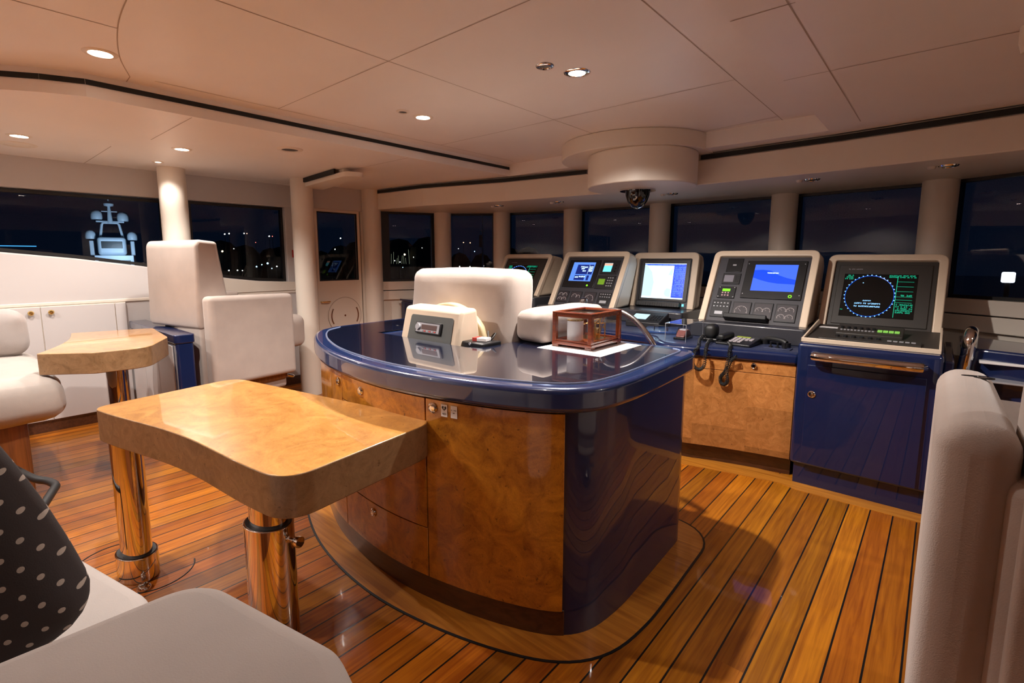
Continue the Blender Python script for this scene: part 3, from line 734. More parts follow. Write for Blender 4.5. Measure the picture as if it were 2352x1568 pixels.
# ---- white paper and barograph
bm = B(); box(bm, -1.65, -1.25, 2.13, 2.58, 1.0603, 1.0612); tag(obj('paper_sheet', bm, M['white'], smooth=False), 'white sheet lying on the blue countertop under the barograph', 'paper')
t = thing('barograph', 'glass-sided mahogany barograph standing on a white sheet on the island', 'barograph', (-1.495, 2.395, 1.0614))
hx, hy, H_ = .115, .15, .185
bm = B(); box(bm, -hx-.014, hx+.014, -hy-.014, hy+.014, .012, .030)
for sx_ in (-1, 1):
    for sy_ in (-1, 1): box(bm, sx_*hx-(.012 if sx_ < 0 else .03), sx_*hx+(.03 if sx_ < 0 else .012), sy_*hy-(.012 if sy_ < 0 else .03), sy_*hy+(.03 if sy_ < 0 else .012), 0, .013)
obj('base', bm, M['mahog'], t, bevel=.003)
bm = B()
for sx_ in (-1, 1):
    for sy_ in (-1, 1): box(bm, sx_*hx-.012, sx_*hx+.012, sy_*hy-.012, sy_*hy+.012, .03, H_)
for sy_ in (-1, 1):
    box(bm, -hx, hx, sy_*hy-.008, sy_*hy+.008, .03, .042); box(bm, -hx, hx, sy_*hy-.008, sy_*hy+.008, H_-.018, H_)
for sx_ in (-1, 1):
    box(bm, sx_*hx-.008, sx_*hx+.008, -hy, hy, .03, .042); box(bm, sx_*hx-.008, sx_*hx+.008, -hy, hy, H_-.018, H_)
ring(bm, [(-hx-.012, -hy-.012), (hx+.012, -hy-.012), (hx+.012, hy+.012), (-hx-.012, hy+.012)], [(-hx+.02, -hy+.02), (hx-.02, -hy+.02), (hx-.02, hy-.02), (-hx+.02, hy-.02)], H_, H_+.010)
obj('frame', bm, M['mahog'], t, bevel=.002)
for nme, a in (('pane', (-hx+.01, hx-.01, -hy-.001, -hy+.001, .043, H_-.018)), ('pane', (hx-.001, hx+.001, -hy+.01, hy-.01, .043, H_-.018)), ('pane', (-hx+.02, hx-.02, -hy+.02, hy-.02, H_+.002, H_+.005)), ('pane', (-hx+.01, hx-.01, hy-.001, hy+.001, .043, H_-.018)), ('pane', (-hx-.001, -hx+.001, -hy+.01, hy-.01, .043, H_-.018))):
    bm = B(); box(bm, *a); obj(nme, bm, M['clear'], t, smooth=False)
bm = B(); cyl(bm, (-.025, -.085, .036), .045, .108, n=32); obj('drum', bm, M['white'], t)
for zc_, r_ in ((.144, .046), (.03, .047)):
    bm = B(); cyl(bm, (-.025, -.085, zc_), r_, .006, n=32); obj('drum_cap', bm, M['brass'], t)
bm = B()
box(bm, -.07, .08, -.02, .125, .03, .036)
for x, y, h in ((-.05, .0, .08), (.05, .0, .09), (.05, .05, .11), (-.05, .10, .07), (.05, .11, .08), (0, .06, .10)): cyl(bm, (x, y, .036), .004, h, n=10)
for k in range(7): cyl(bm, (.0, .085, .038+k*.007), .026-.004*(k % 2), .006, n=20)
tube(bm, [(.05, .0, .126), (.05, .05, .146), (.03, .10, .14)], .004, 8); tube(bm, [(-.05, .0, .116), (.05, .0, .126)], .0035, 8)
tube(bm, [(.05, .05, .146), (.0, .06, .136), (-.045, -.03, .095)], .002, 6); tube(bm, [(-.05, .10, .106), (.05, .11, .116), (.07, .06, .10)], .0035, 8)
for x, y, z in ((.05, .0, .128), (.05, .05, .148), (.03, .1, .142), (.07, .06, .1), (0, .085, .09)): lathe(bm, [(0, -.007), (.006, -.003), (.006, .003), (0, .007)], (x, y, z), 10)
obj('brass_movement', bm, M['brass'], t)

# ---- curved steel grab rail at the forward edge of the island
t = thing('grab_rail', 'curved grey steel rail at the far right corner of the island', 'grab rail', (0, 0, 0))
bm = B(); tube(bm, smooth_path([(-1.21, 2.70, .90), (-1.22, 2.70, 1.02), (-1.27, 2.70, 1.10), (-1.36, 2.70, 1.185), (-1.47, 2.70, 1.23), (-1.56, 2.70, 1.21), (-1.60, 2.70, 1.10), (-1.605, 2.70, .90)], 6), .016, 14); obj('rail_tube', bm, M['steel'], t)
for x in (-1.21, -1.605):
    bm = B(); cyl(bm, (x, 2.645, .90), .028, .045, 'y', 20); obj('flange', bm, M['steel'], t)

# ================================================================== CHAIRS
def box_chair(label, loc, rz, arm_slot=False, left_rear=-.37):
    t = thing('helm_armchair', label, 'chair', loc, rz)
    zl = .50 if arm_slot else .985
    bm = B(); prism_x(bm, [(-.39, zl-.03 if not arm_slot else zl), (-.405, zl+.02), (-.385, 1.655), (-.36, 1.70), (-.20, 1.685), (-.135, 1.20), (-.10, zl)], -.39 if not arm_slot else -.372, .39 if not arm_slot else .372)
    obj('backrest', bm, M['fabric'], t, bevel=.045, seg=6, ang=25)
    for s in (-1, 1):
        bm = B(); xs_ = sorted((s*.375, s*.505)) if s > 0 or arm_slot else (-.42, -.34); yr = left_rear if s < 0 else -.37
        prism_x(bm, [(yr, .47), (.43, .45), (.43, 1.215), (yr, 1.235)], *xs_); a = obj('armrest', bm, M['fabric'], t, bevel=.042 if not arm_slot else .055, seg=6)
        if arm_slot and s < 0:
            bm = B(); ellcyl(bm, (s*.42, .26), .035, .018, 1.2165, 1.2195); obj('arm_switch', bm, M['black'], a)
            bm = B(); ellcyl(bm, (s*.41, .26), .012, .008, 1.219, 1.222); obj('chrome_button', bm, M['chrome'], a)
    bm = B(); cushion(bm, -.37, .37, -.10, .44, .74, .93, .06, .015, seed=3); obj('seat_cushion', bm, M['fabric'], t)
    bm = B(); cushion(bm, -.36, .36, .42, .68, .66, .98, .075, .01, seed=4); obj('front_bolster', bm, M['fabric'], t)
    bm = B(); prism(bm, [(-.374, left_rear), (.02, -.378), (.38, -.385), (.38, .40), (-.374, .40)] if not arm_slot else [(-.40, -.368), (.40, -.368), (.40, .40), (-.40, .40)], .30, 1.14); obj('seat_shell', bm, M['fabric'], t, bevel=.03)
    bm = B(); prism(bm, rpoly([(-.33, -.12, .05), (.42, -.30, .05), (.42, .40, .05), (-.33, .40, .05)]), .40, .455); obj('wood_rim', bm, M['wood'], t, bevel=.004)
    bm = B(); lathe(bm, [(.24, 0), (.24, .02), (.13, .05), (.10, .10), (.10, .40), (.16, .405)], n=40); xform(bm, Matrix.Translation((0, .12, 0))); obj('pedestal', bm, M['steel'], t)
    bm = B(); tube(bm, smooth_path([(-.2, .36, .43), (-.21, .54, .36), (-.15, .62, .33), (.15, .62, .33), (.21, .54, .36), (.2, .36, .43)], 6), .018, 12); obj('footrest', bm, M['chrome'], t)
    return t
box_chair('tall cream box armchair behind the blue side console, seen from behind', (-5.068, 1.70, 0), .207, False, -.28)
box_chair('cream armchair close at the right edge, cut by the frame', (.52, 1.63, 0), 0.0, True)

t = thing('helm_chair', 'wide cream helm chair with high rounded back behind the island countertop', 'chair', (-2.36, 2.35, 0))
bm = B(); cushion(bm, -.475, .475, -.19, .05, .93, 1.475, .062, .012, seed=8, wob=.003)
for v in bm.verts: v.co.y += max(0, v.co.z-1.0)*.10; v.co.x *= 1 - max(0, v.co.z-1.1)*.06
obj('backrest', bm, M['fabric'], t)
bm = B()
hp = [(-.34, .96)] + [(-.34+.65*k/20, 1.06+.205*math.sin(PI*k/20)**.55) for k in range(21)] + [(.31, .96)]
a_ = [bm.verts.new((x, -.218, z)) for x, z in hp]; b_ = [bm.verts.new((x, -.13, z)) for x, z in hp]
for i in range(len(hp)): j = (i+1) % len(hp); bm.faces.new((a_[i], a_[j], b_[j], b_[i]))
bm.faces.new(a_); bm.faces.new(b_[::-1])
o = obj('back_cover', bm, mat('yellow_beige_shell', (.50, .40, .24), .4), t, bevel=.012); o['label'] = 'yellowish rounded shell on the back of the chair'
for s in (1,):
    bm = B(); cushion(bm, *sorted((s*.485, s*.72)), -.155, .50, 1.070, 1.25, .05, .012, seed=11+s, wob=.003); obj('armrest', bm, M['fabric'], t)
bm = B(); cushion(bm, -.44, .44, .06, .56, .80, .98, .07, .015, seed=15); obj('seat_cushion', bm, M['fabric'], t)
bm = B(); lathe(bm, [(.22, 0), (.22, .02), (.12, .05), (.10, .10), (.10, .80), (.2, .805)], n=36); xform(bm, Matrix.Translation((0, .28, 0))); obj('pedestal', bm, M['steel'], t)

# ---- left seat with footrest (cut by the frame), near sofa with armrest, pillows
t = thing('lounge_seat', 'beige upholstered seat on a wooden pedestal at the left edge behind the far table', 'seat', (-4.42, 0.0, 0))
bm = B(); cushion(bm, -1.1, .36, -.60, .47, .54, .822, .12, .015, seed=21, wob=.005); obj('seat_cushion', bm, M['fabric2'], t)
bm = B(); box(bm, -.85, .28, -.5, .28, .0, .57); obj('pedestal', bm, M['wood'], t, bevel=.02)
bm = B(); tube(bm, smooth_path([(.27, .15, .34), (.70, .24, .34), (.82, .29, .34), (.92, .31, .34), (1.0, .29, .34), (1.22, .22, .34), (1.41, .16, .34), (1.46, .13, .30), (1.47, .12, 0)], 6), .020, 12); obj('footrest', bm, M['rubber'], t)
t = thing('cushion', 'grey scatter cushion standing on the beige seat at the left edge', 'cushion', (-5.22, .24, .845), math.radians(75))
bm = B(); cushion(bm, -.17, .17, -.07, .07, 0, .30, .07, .03, seed=31, wob=.006); obj('cover', bm, M['greyfab'], t)

t = thing('sofa', 'beige sofa in the bottom left corner with a broad flat armrest', 'sofa', (0, 0, 0))
bm = B(); prism(bm, rpoly([(-1.92, -.62, .1), (-.98, -.62, .05), (-.98, .26, .06), (-1.45, .27, .10), (-1.92, .16, .12)]), .52, .72); obj('seat_cushion', bm, M['sofa'], t, bevel=.045, seg=5)
bm = B(); prism(bm, rpoly([(-.995, -.70, .05), (-.36, -.70, .05), (-.36, .275, .14), (-.62, .335, .10), (-.95, .265, .10)], 10), .10, .995); obj('armrest', bm, M['sofa'], t, bevel=.035, seg=6)
bm = B(); cushion(bm, -1.92, -.98, -.86, -.62, .30, 1.05, .08, .01, seed=41); obj('backrest', bm, M['sofa'], t)
bm = B(); box(bm, -1.85, -.98, -.80, .10, .0, .52); obj('base', bm, M['wood'], t, smooth=False)
t = thing('dotted_cushion', 'dark cushion with pale dots leaning on the sofa armrest, bottom left', 'cushion', (-1.38, -.06, .715), math.radians(72))
bm = B(); cushion(bm, -.27, .25, -.07, .07, 0, .47, .07, .03, seed=42)
xform(bm, Matrix.Rotation(math.radians(-8), 4, 'X') @ Matrix.Rotation(math.radians(-22), 4, 'Y')); obj('cover', bm, M['dots'], t)

# ================================================================== TABLES
def table_top(bm, A, Bc, C, D, z0, z1, r=.10, dip=.05):
    base = rpoly([(*A, r*.6), (*D, r), (*C, r), (*Bc, r)], 10)
    out = []
    a, d = Vector(A), Vector(D); e = (d-a); n_ = Vector((-e.y, e.x)).normalized(); L_ = e.length
    k0 = None
    for i, p in enumerate(base):
        out.append(p)
        q = Vector(p)
        if i == 10:      # after corner A, insert the concave edge up to corner D
            q1 = Vector(base[11])
            for k in range(1, 24):
                t = k/24; s = math.sin(PI*t)**2
                out.append(tuple(q*(1-t)+q1*t + n_*dip*s))
    prism(bm, out, z0, z1)
def edge_mats(o):
    for p in o.data.polygons: p.material_index = 0 if p.normal.z > .5 else 1
def pillar_leg(t, x, y, zt, zc, rx, ry, rot, knob=True):
    bm = B(); ellcyl(bm, (x, y), rx, ry, zc-.01, zt, rot=rot); lg = obj('leg', bm, M['chrome'], t)
    bm = B(); ellcyl(bm, (x, y), rx+.022, ry+.022, 0, zc, rot=rot); obj('sleeve', bm, M['chrome'], lg, bevel=.003, seg=2)
    bm = B(); ellcyl(bm, (x, y), rx+.014, ry+.014, zc-.004, zc+.003, rot=rot); obj('collar', bm, M['rubber'], lg)
    if knob:
        kx, ky = x+(rx+.02)*math.cos(rot), y+(rx+.02)*math.sin(rot)
        bm = B(); lathe(bm, [(.016, 0), (.016, .006), (.008, .01), (.008, .03), (.017, .034), (.022, .05), (.022, .062), (0, .064)], n=20)
        xform(bm, Matrix.Translation((kx, ky, zc-.055)) @ Vector((math.cos(rot), math.sin(rot), 0)).to_track_quat('Z', 'Y').to_matrix().to_4x4()); obj('clamp_knob', bm, M['chrome'], lg)
t = thing('coffee_table', 'nearest burl wood table with a concave edge on two chrome pillar legs', 'table', (0, 0, 0), group='burl tables on chrome legs')
bm = B(); table_top(bm, (-2.97, .42), (-3.09, 1.10), (-1.605, 1.372), (-1.515, .66), .70, .85, .12, .036)
o = obj('tabletop', bm, [M['burl3'], M['burl4']], t, bevel=.004, seg=2); edge_mats(o)
pillar_leg(t, -2.875, .515, .70, .125, .085, .06, math.radians(12), False); pillar_leg(t, -1.985, .79, .70, .49, .085, .062, math.radians(18))
t = thing('coffee_table', 'farther burl wood table with rounded right end beside the beige seat', 'table', (0, 0, 0), group='burl tables on chrome legs')
bm = B(); table_top(bm, (-5.16, .66), (-5.06, 1.165), (-3.95, 1.04), (-4.17, .36), .825, .96, .10, .0)
bm.free(); bm = B()
pts = rpoly([(-4.19, .36, .015), (-3.98, .60, .06), (-3.95, .88, .16), (-4.36, 1.10, .2), (-5.02, 1.165, .06), (-5.17, .66, .03)], 8)
k = len(pts); q0, q1 = Vector(pts[-1]), Vector(pts[0])
for i in range(1, 16):
    tt = i/16; e = q1-q0; n_ = Vector((-e.y, e.x)).normalized(); pts.append(tuple(q0+e*tt+n_*.05*math.sin(PI*tt)))
prism(bm, pts, .825, .96)
o = obj('tabletop', bm, [M['burl3'], M['burl4']], t, bevel=.004, seg=2); edge_mats(o)
pillar_leg(t, -4.50, .80, .825, .46, .085, .062, math.radians(15))
# leg sockets and inlaid hatch lines on the floor
bm = B()
for c in ((-3.10, .47, .17, 80, 300), (-2.84, .57, .17, -110, 80)): tube(bm, [(*p, 0) for p in arc(c[:2], c[2], c[3], c[4], 24)], .0035, 6)
for poly in ([(-4.05, .26), (-3.81, .30), (-3.62, .22)], [(-3.12, .30), (-3.02, .05)]): tube(bm, [(*p, 0) for p in poly], .003, 6)
struct('unseen_roof_slab0', bm, M['gap'])
bm = B(); lathe(bm, [(.03, 0), (.03, .012), (.022, .022), (0, .026)], (-2.72, .50, 0), 20); tag(obj('deck_socket', bm, M['chrome']), 'small chrome deck socket on the floor beside the far leg of the nearest table', 'deck socket')

# ================================================================== LEFT SIDE: wall cabinets and the blue side console
for i, (y0, y1, ky, lab) in enumerate(((-.55, .57, .505, 'cream wall cupboard left of the pair of knobs, under the yacht window'), (.57, 1.09, .635, 'cream wall cupboard right of the pair of knobs, behind the far table'),
                                  (1.09, 1.176, None, 'narrow cream wall panel between the cupboards and the blue side console'))):
    t = thing('wall_cabinet', lab, 'cupboard', (XW, 0, 0), group='cupboards under the side windows')
    bm = B(); box(bm, .0005, .012, y0, y1, .105, 1.128); obj('carcass', bm, M['cream'], t, smooth=False)
    bm = B(); box(bm, .013, .026, y0+.0035, y1-.0035, .108, 1.122); d_ = obj('door', bm, M['wall'], t, bevel=.003)
    if ky:
        bm = B(); lathe(bm, [(.011, 0), (.009, .008), (.018, .014), (.021, .024), (.014, .034), (0, .036)], n=20)
        xform(bm, Matrix.Translation((.026, ky, 1.075)) @ Matrix.Rotation(PI/2, 4, 'Y')); obj('knob', bm, M['brass'], d_)
t = thing('side_console', 'low blue lacquer console with white doors on the left wall behind the far table', 'console', (0, 0, 0))
bm = B(); prism_x(bm, [(1.19, .0), (1.19, .90), (1.315, .90), (1.315, .0)], -5.90, -4.52); obj('carcass', bm, M['blue'], t, bevel=.02)
bm = B(); prism(bm, rpoly([(-5.92, 1.18, .04), (-4.51, 1.18, .04), (-4.51, 1.325, .03), (-5.92, 1.325, .01)]), .875, .945); obj('top', bm, M['blue'], t, bevel=.022, seg=4)
for a, b in ((-5.88, -5.45), (-5.445, -5.02), (-5.015, -4.60)):
    bm = B(); box(bm, a, b, 1.180, 1.189, .11, .85); obj('door', bm, M['wall'], t, bevel=.003)
bm = B(); box(bm, -5.88, -4.52, 1.182, 1.189, 0, .105); obj('kick_board', bm, M['plinth'], t, smooth=False)
bm = B(); box(bm, XW-.02+.02, XW+.010, 2.845, 2.905, 1.555, 1.645)
tag(obj('red_sticker', bm, M['red'], smooth=False, bevel=.003), 'small red ring sticker on the cream post left of the side door', 'sticker')

# ================================================================== FORWARD CONSOLES
# ---- blue cabinet with chrome rail below the right-hand radar
t = thing('radar_cabinet', 'blue lacquer cabinet with long chrome rail under the right-hand radar screen', 'cabinet', (0, 0, 0))
bm = B(); box(bm, -.695, .050, 3.765, 4.95, .145, .985); obj('carcass', bm, M['blue'], t, bevel=.022, seg=4)
bm = B(); box(bm, -.672, .03, 3.79, 4.9, 0, .15); obj('kick_board', bm, M['blue'], t, bevel=.004)
bm = B(); box(bm, -.625, -.015, 3.749, 3.768, .165, .845); d_ = obj('door', bm, M['blue'], t, bevel=.003); latch(d_, (-.59, 3.748, .65), (0, -1, 0), r=.023)
bm = B(); tube(bm, smooth_path([(-.575, 3.765, .915), (-.58, 3.72, .915), (-.545, 3.695, .915), (-.09, 3.695, .915), (-.055, 3.72, .915), (-.06, 3.765, .915)], 6), .030, 16); obj('rail', bm, M['chrome'], t)
bm = B(); box(bm, .052, .10, 3.95, 4.9, 0, .93); obj('side_panel', bm, M['blue'], t, bevel=.01)
# sloping desk with glass cover
bm = B(); prism_x(bm, [(3.84, .985), (3.84, 1.0), (4.46, 1.045), (4.46, .985)], -.69, .035); obj('desk', bm, M['brown'], t, bevel=.006)
bm = B()
for a in ((-.69, -.678), (.023, .035)): prism_x(bm, [(3.84, .99), (3.84, 1.012), (4.40, 1.085), (4.46, 1.05)], *a)
prism_x(bm, [(3.832, .985), (3.832, 1.014), (3.844, 1.014), (3.844, .985)], -.69, .035)
obj('desk_edge', bm, M['pod'], t, bevel=.003)

# ---- centre console with burl front
front = smooth_path([(-.70, 3.835), (-.95, 3.79), (-1.2, 3.73), (-1.42, 3.66), (-1.58, 3.655), (-1.70, 3.76), (-1.84, 3.94), (-2.2, 3.98), (-2.56, 3.92), (-2.72, 3.80), (-2.9, 3.75), (-3.3, 3.85), (-3.75, 4.02), (-4.35, 4.30)], 5)
front = [tuple(p) for p in front]
backp = [(-4.40, 4.84), (-3.6, 5.10), (-2.45, 5.2), (-1.3, 5.14), (-.70, 5.0)]
def offp(path, o):
    c = []
    for i, p in enumerate(path):
        a, b = Vector(path[max(i-1, 0)]), Vector(path[min(i+1, len(path)-1)]); d = (b-a).normalized(); c.append((p[0]-d.y*o, p[1]+d.x*o))
    return c
t = thing('centre_console', 'long curved console with burl wood doors and a blue edge under the middle screens', 'console', (0, 0, 0))
bm = B(); prism(bm, offp(front, -.06) + backp, 0, .13); obj('kick_board', bm, M['plinth'], t, smooth=False)
bm = B(); prism(bm, offp(front, -.012) + backp, .13, .815); obj('carcass', bm, M['blue'], t, smooth=False)
def cpanel(xa, xb, z0, z1, name='door'):
    def at_x(x):
        for a, b in zip(front, front[1:]):
            if b[0] <= x <= a[0]: k_ = (x-a[0])/(b[0]-a[0]); return (x, a[1]+(b[1]-a[1])*k_)
    pts = [at_x(xb-.002)] + [p for p in front if xa+.01 < p[0] < xb-.01] + [at_x(xa+.002)]
    bm = B(); prism(bm, offp(pts, .0) + offp(pts, -.011)[::-1], z0, z1); return obj(name, bm, M['burl2'], t, bevel=.0015, seg=1), at_x
dr, ax2 = cpanel(-1.62, -.705, .73, .812, 'drawer'); latch(dr, (-.965, ax2(-.965)[1]-.004, .782), (-.2, -1, 0))
for xa, xb in ((-1.62, -.705),): cpanel(xa, xb, .135, .726)
for xa, xb in ((-3.1, -2.75), (-3.7, -3.1)): cpanel(xa, xb, .135, .812)
bm = B(); prism(bm, offp(front, .022) + backp, .817, .892); obj('front_edge', bm, M['blue'], t, bevel=.02, seg=4)
bm = B(); prism(bm, offp(front, -.03) + backp, .892, .900); obj('desk', bm, M['bluegrey'], t, smooth=False)
# raised grey ledges under the housings
def ledge(xa, xb, y0, y1, z1, o=''):
    bm = B(); prism(bm, rpoly([(xa, y0, .03), (xb, y0, .03), (xb, y1, .0), (xa, y1, .0)]), .90, z1); obj('ledge', bm, M['grey'], t, bevel=.012)
ledge(-1.58, -.715, 4.13, 4.7, 1.028); ledge(-2.62, -1.84, 4.62, 5.15, 1.028); ledge(-3.40, -2.50, 4.36, 4.9, 1.028); ledge(-4.35, -3.5, 4.46, 4.85, 1.10)

# ---- screen housings (pods)
def pod(label, X, Y, zb, w_, s, tilt, depth=.26, bz=.052):
    """tilted housing; returns the thing and the matrix of its face (u right, v up the slope, n outward)"""
    t = thing('screen_housing', label, 'screen housing', (X, Y, zb), 0, 'beige screen housings on the forward console')
    Mx = Matrix.Rotation(math.radians(90-tilt), 4, 'X')
    st_, ct = math.sin(math.radians(tilt)), math.cos(math.radians(tilt))
    h = w_/2; n0 = -.03
    f0 = Vector((0, 0)) + Vector((0, 0)); fb = (-n0*ct, n0*st_)      # y,z of the recessed plane at v = 0
    ft = (s*st_-n0*ct, s*ct+n0*st_)
    bm = B(); prism_x(bm, [fb, ft, (ft[0]+depth*.75, ft[1]-.03), (ft[0]+depth, ft[1]-.12), (fb[0]+depth+(.18 if tilt > 20 else .02), 0.0)], -h+.01, h-.01)
    obj('housing', bm, M['pod'], t, bevel=.03, seg=5)
    # U-shaped bezel
    o = rpoly([(-h, 0, 0), (h, 0, 0), (h, s, .05), (-h, s, .05)], 6); 
    outer = [(-h, 0)] + [p for p in rpoly([(-h, 0, 0), (-h, s, .065), (h, s, .065), (h, 0, 0)], 6)][1:-1] + [(h, 0)]
    inner = [(-h+bz, 0)] + [p for p in rpoly([(-h+bz, 0, 0), (-h+bz, s-bz, .02), (h-bz, s-bz, .02), (h-bz, 0, 0)], 6)][1:-1] + [(h-bz, 0)]
    bm = B(); m = len(outer)
    A = [[bm.verts.new(Mx @ Vector((p[0], p[1], n))) for p in ps] for ps, n in ((outer, n0-.02), (outer, 0), (inner, 0), (inner, n0-.02))]
    for i in range(m-1):
        for a, b in ((0, 1), (1, 2), (2, 3), (3, 0)): bm.faces.new((A[a][i], A[a][i+1], A[b][i+1], A[b][i]))
    for i in (0, m-1): bm.faces.new([A[k_][i] for k_ in range(4)])
    obj('bezel', bm, M['pod'], t, bevel=.008, seg=3)
    return t, Mx, h-bz, s-bz
def face(t, name, Mx, u0, u1, v0, v1, m_, n0=-.03, n1=-.024, bev=.003, parent=None):
    bm = B(); pbox(bm, u0, u1, v0, v1, n0, n1, Mx); return obj(name, bm, m_, parent or t, bevel=bev, seg=2)
def gauge(t, Mx, u0, u1, v0, v1, dials):
    g = face(t, 'gauge', Mx, u0, u1, v0, v1, M['dgrey'], -.024, -.015)
    cu_, cv = (u0+u1)/2, (v0+v1)/2; hu = (u1-u0)/2*.86; hv = (v1-v0)/2*.86
    bm = B(); rect(bm, cu_-hu, cu_+hu, cv-hv, cv+hv, -.0145, Mx); obj('dial', bm, M['dial'], g, smooth=False)
    bm = B()
    for (fu, fv, fr) in dials:
        c = (cu_+fu*hu, cv+fv*hv); r = fr*hu
        tube(bm, [Mx @ Vector((c[0]+r*math.cos(math.radians(a)), c[1]+r*math.sin(math.radians(a)), -.013)) for a in range(200, -21, -20)], .0016, 5)
        for a in range(190, -11, -40):
            tube(bm, [Mx @ Vector((c[0]+r*k_*math.cos(math.radians(a)), c[1]+r*k_*math.sin(math.radians(a)), -.0135)) for k_ in (.75, .98)], .001, 4)
        tube(bm, [Mx @ Vector((c[0]+r*k_*math.cos(2.3), c[1]+r*k_*math.sin(2.3), -.013)) for k_ in (0, .8)], .0011, 4)
    obj('scale', bm, M['dialmark'], g, smooth=False)
    return g
def screws(t, Mx, u0, u1, v0, v1, n=-.010):
    bm = B()
    for u in (u0, u1):
        for v in (v0, v1):
            k_ = len(bm.verts); cyl(bm, (u, v, n), .004, .002, n=10); bm.verts.ensure_lookup_table()
            for q in bm.verts[k_:]: q.co = Mx @ q.co
    obj('screw', bm, M['silver'], t)
def radar_face(t, Mx, W_, V_, seed):
    face(t, 'panel', Mx, -W_+.002, W_-.002, .004, V_-.002, M['brown'])
    mon = face(t, 'monitor', Mx, -W_+.03, W_-.03, .035, V_-.035, M['brown'], -.024, -.016, .012)
    a, b, c, d = -W_*.77, W_*.66, V_*.17, V_*.80
    bm = B(); rect(bm, a, b, c, d, -.0155, Mx); scr = obj('screen', bm, M['scr_black'], mon, smooth=False)
    cx_, cy_, ru, rv = a+(b-a)*.385, (c+d)/2-.004, (b-a)*.335, (d-c)*.47
    bm = B(); tube(bm, [Mx @ Vector((cx_+ru*math.cos(k_*PI/36), cy_+rv*math.sin(k_*PI/36), -.0145)) for k_ in range(72)], .0018, 5, closed=True); obj('range_ring', bm, M['scr_ring'], scr, smooth=False)
    bm = B()
    for k_ in range(36):
        u, v = cx_+ru*1.03*math.cos(k_*PI/18), cy_+rv*1.03*math.sin(k_*PI/18); rect(bm, u-.0038, u+.0038, v-.0034, v+.0034, -.013, Mx)
    rect(bm, cx_-ru*.33, cx_-ru*.29, cy_+rv*.62, cy_+rv*.66, -.0145, Mx)
    glyphs(bm, cx_-.035, cx_+.02, cy_-rv*.27, cy_-rv*.20, Mx, 1, seed, -.0145)
    for r_ in range(2): glyphs(bm, cx_-.085, cx_+.075, cy_-rv*(.42+r_*.14), cy_-rv*(.33+r_*.14), Mx, 1, seed+r_+1, -.0145)
    obj('bearing_marks', bm, M['scr_dot'], scr, smooth=False)
    bm = B(); ux = a+(b-a)*.735
    rect(bm, ux, ux+.0035, c+.01, d-.01, -.0145, Mx)
    for fv in (.83, .72, .61, .49, .42, .36): rect(bm, ux, b-.02, c+(d-c)*fv, c+(d-c)*fv+.0022, -.0145, Mx)
    glyphs(bm, ux-.05, b-.01, d-.030, d-.004, Mx, 2, seed+5, -.0145)
    glyphs(bm, ux+.03, b-.03, c+(d-c)*.50, c+(d-c)*.55, Mx, 1, seed+6, -.0145)
    glyphs(bm, ux+.01, b-.02, c+.045, c+(d-c)*.34, Mx, 5, seed+7, -.0145)
    glyphs(bm, a+.006, a+.055, d-.05, d-.006, Mx, 3, seed+8, -.0145); glyphs(bm, a+.006, a+.035, c+.05, c+.062, Mx, 1, seed+9, -.0145)
    obj('readout', bm, M['scr_green'], scr, smooth=False)
    bm = B(); glyphs(bm, a+.02, a+.11, V_*.862, V_*.882, Mx, 1, 3, -.0155); obj('lettering', bm, M['silver'], mon, smooth=False)

# P1 and P5: radars
t1, Mx, W_, V_ = pod('leftmost beige housing with green radar display, half hidden by the helm chair', -3.95, 4.594, 1.11, .764, .585, 33.3); radar_face(t1, Mx, W_, V_, 50)
t5, Mx5, W_, V_ = pod('rightmost beige housing with large radar display and blue range ring', -.339, 4.49, 1.03, .737, .629, 29.2); radar_face(t5, Mx5, W_, V_, 20)
# P2: instrument panel
t2, Mx, W_, V_ = pod('beige housing with blue data screen and small colour display, second from left', -2.936, 4.52, 1.03, .835, .69, 30.9, .16, .06)
F = lambda u: -W_+2*W_*u
face(t2, 'panel', Mx, -W_+.002, W_-.002, .004, V_-.002, M['charcoal'])
mon = face(t2, 'monitor', Mx, F(.05), F(.62), V_*.38, V_*.93, M['black'], -.024, -.012)
a, b, c, d = F(.14), F(.54), V_*.50, V_*.88
bm = B(); rect(bm, a, b, c, d, -.0115, Mx); scr = obj('screen', bm, M['scr_pale'], mon, smooth=False)
bm = B(); rect(bm, a+(b-a)*.22, b-.012, c+(d-c)*.36, d-.03, -.011, Mx); rect(bm, a+(b-a)*.22, b-.09, c+.012, c+(d-c)*.31, -.011, Mx); rect(bm, b-.065, b-.035, c+.012, c+(d-c)*.31, -.011, Mx); obj('chart_window', bm, M['scr_navy'], scr, smooth=False)
bm = B()
for k_, (u, v) in enumerate(((.5, .62), (.62, .70), (.45, .72), (.58, .5), (.5, .2), (.32, .17), (.62, .2))): glyphs(bm, a+(b-a)*u-.02, a+(b-a)*u+.022, c+(d-c)*v, c+(d-c)*v+.018, Mx, 3, 60+k_, -.0105)
rect(bm, a+(b-a)*.76, a+(b-a)*.765, c+(d-c)*.36, d-.03, -.0105, Mx); glyphs(bm, a+(b-a)*.79, b-.02, c+(d-c)*.5, c+(d-c)*.8, Mx, 9, 71, -.0105)
obj('readout', bm, M['scr_white'], scr, smooth=False)
bm = B(); lathe(bm, [(.011, 0), (.011, .004), (0, .005)], n=20); xform(bm, Mx @ Matrix.Translation((F(.51), V_*.42, -.012))); obj('power_button', bm, M['scr_lime'], mon)
dev = face(t2, 'sounder_display', Mx, F(.66), F(.95), V_*.66, V_*.93, M['dgrey'], -.024, -.014)
bm = B(); rect(bm, F(.70), F(.84), V_*.70, V_*.87, -.0135, Mx); s_ = obj('screen', bm, M['scr_cyan'], dev, smooth=False)
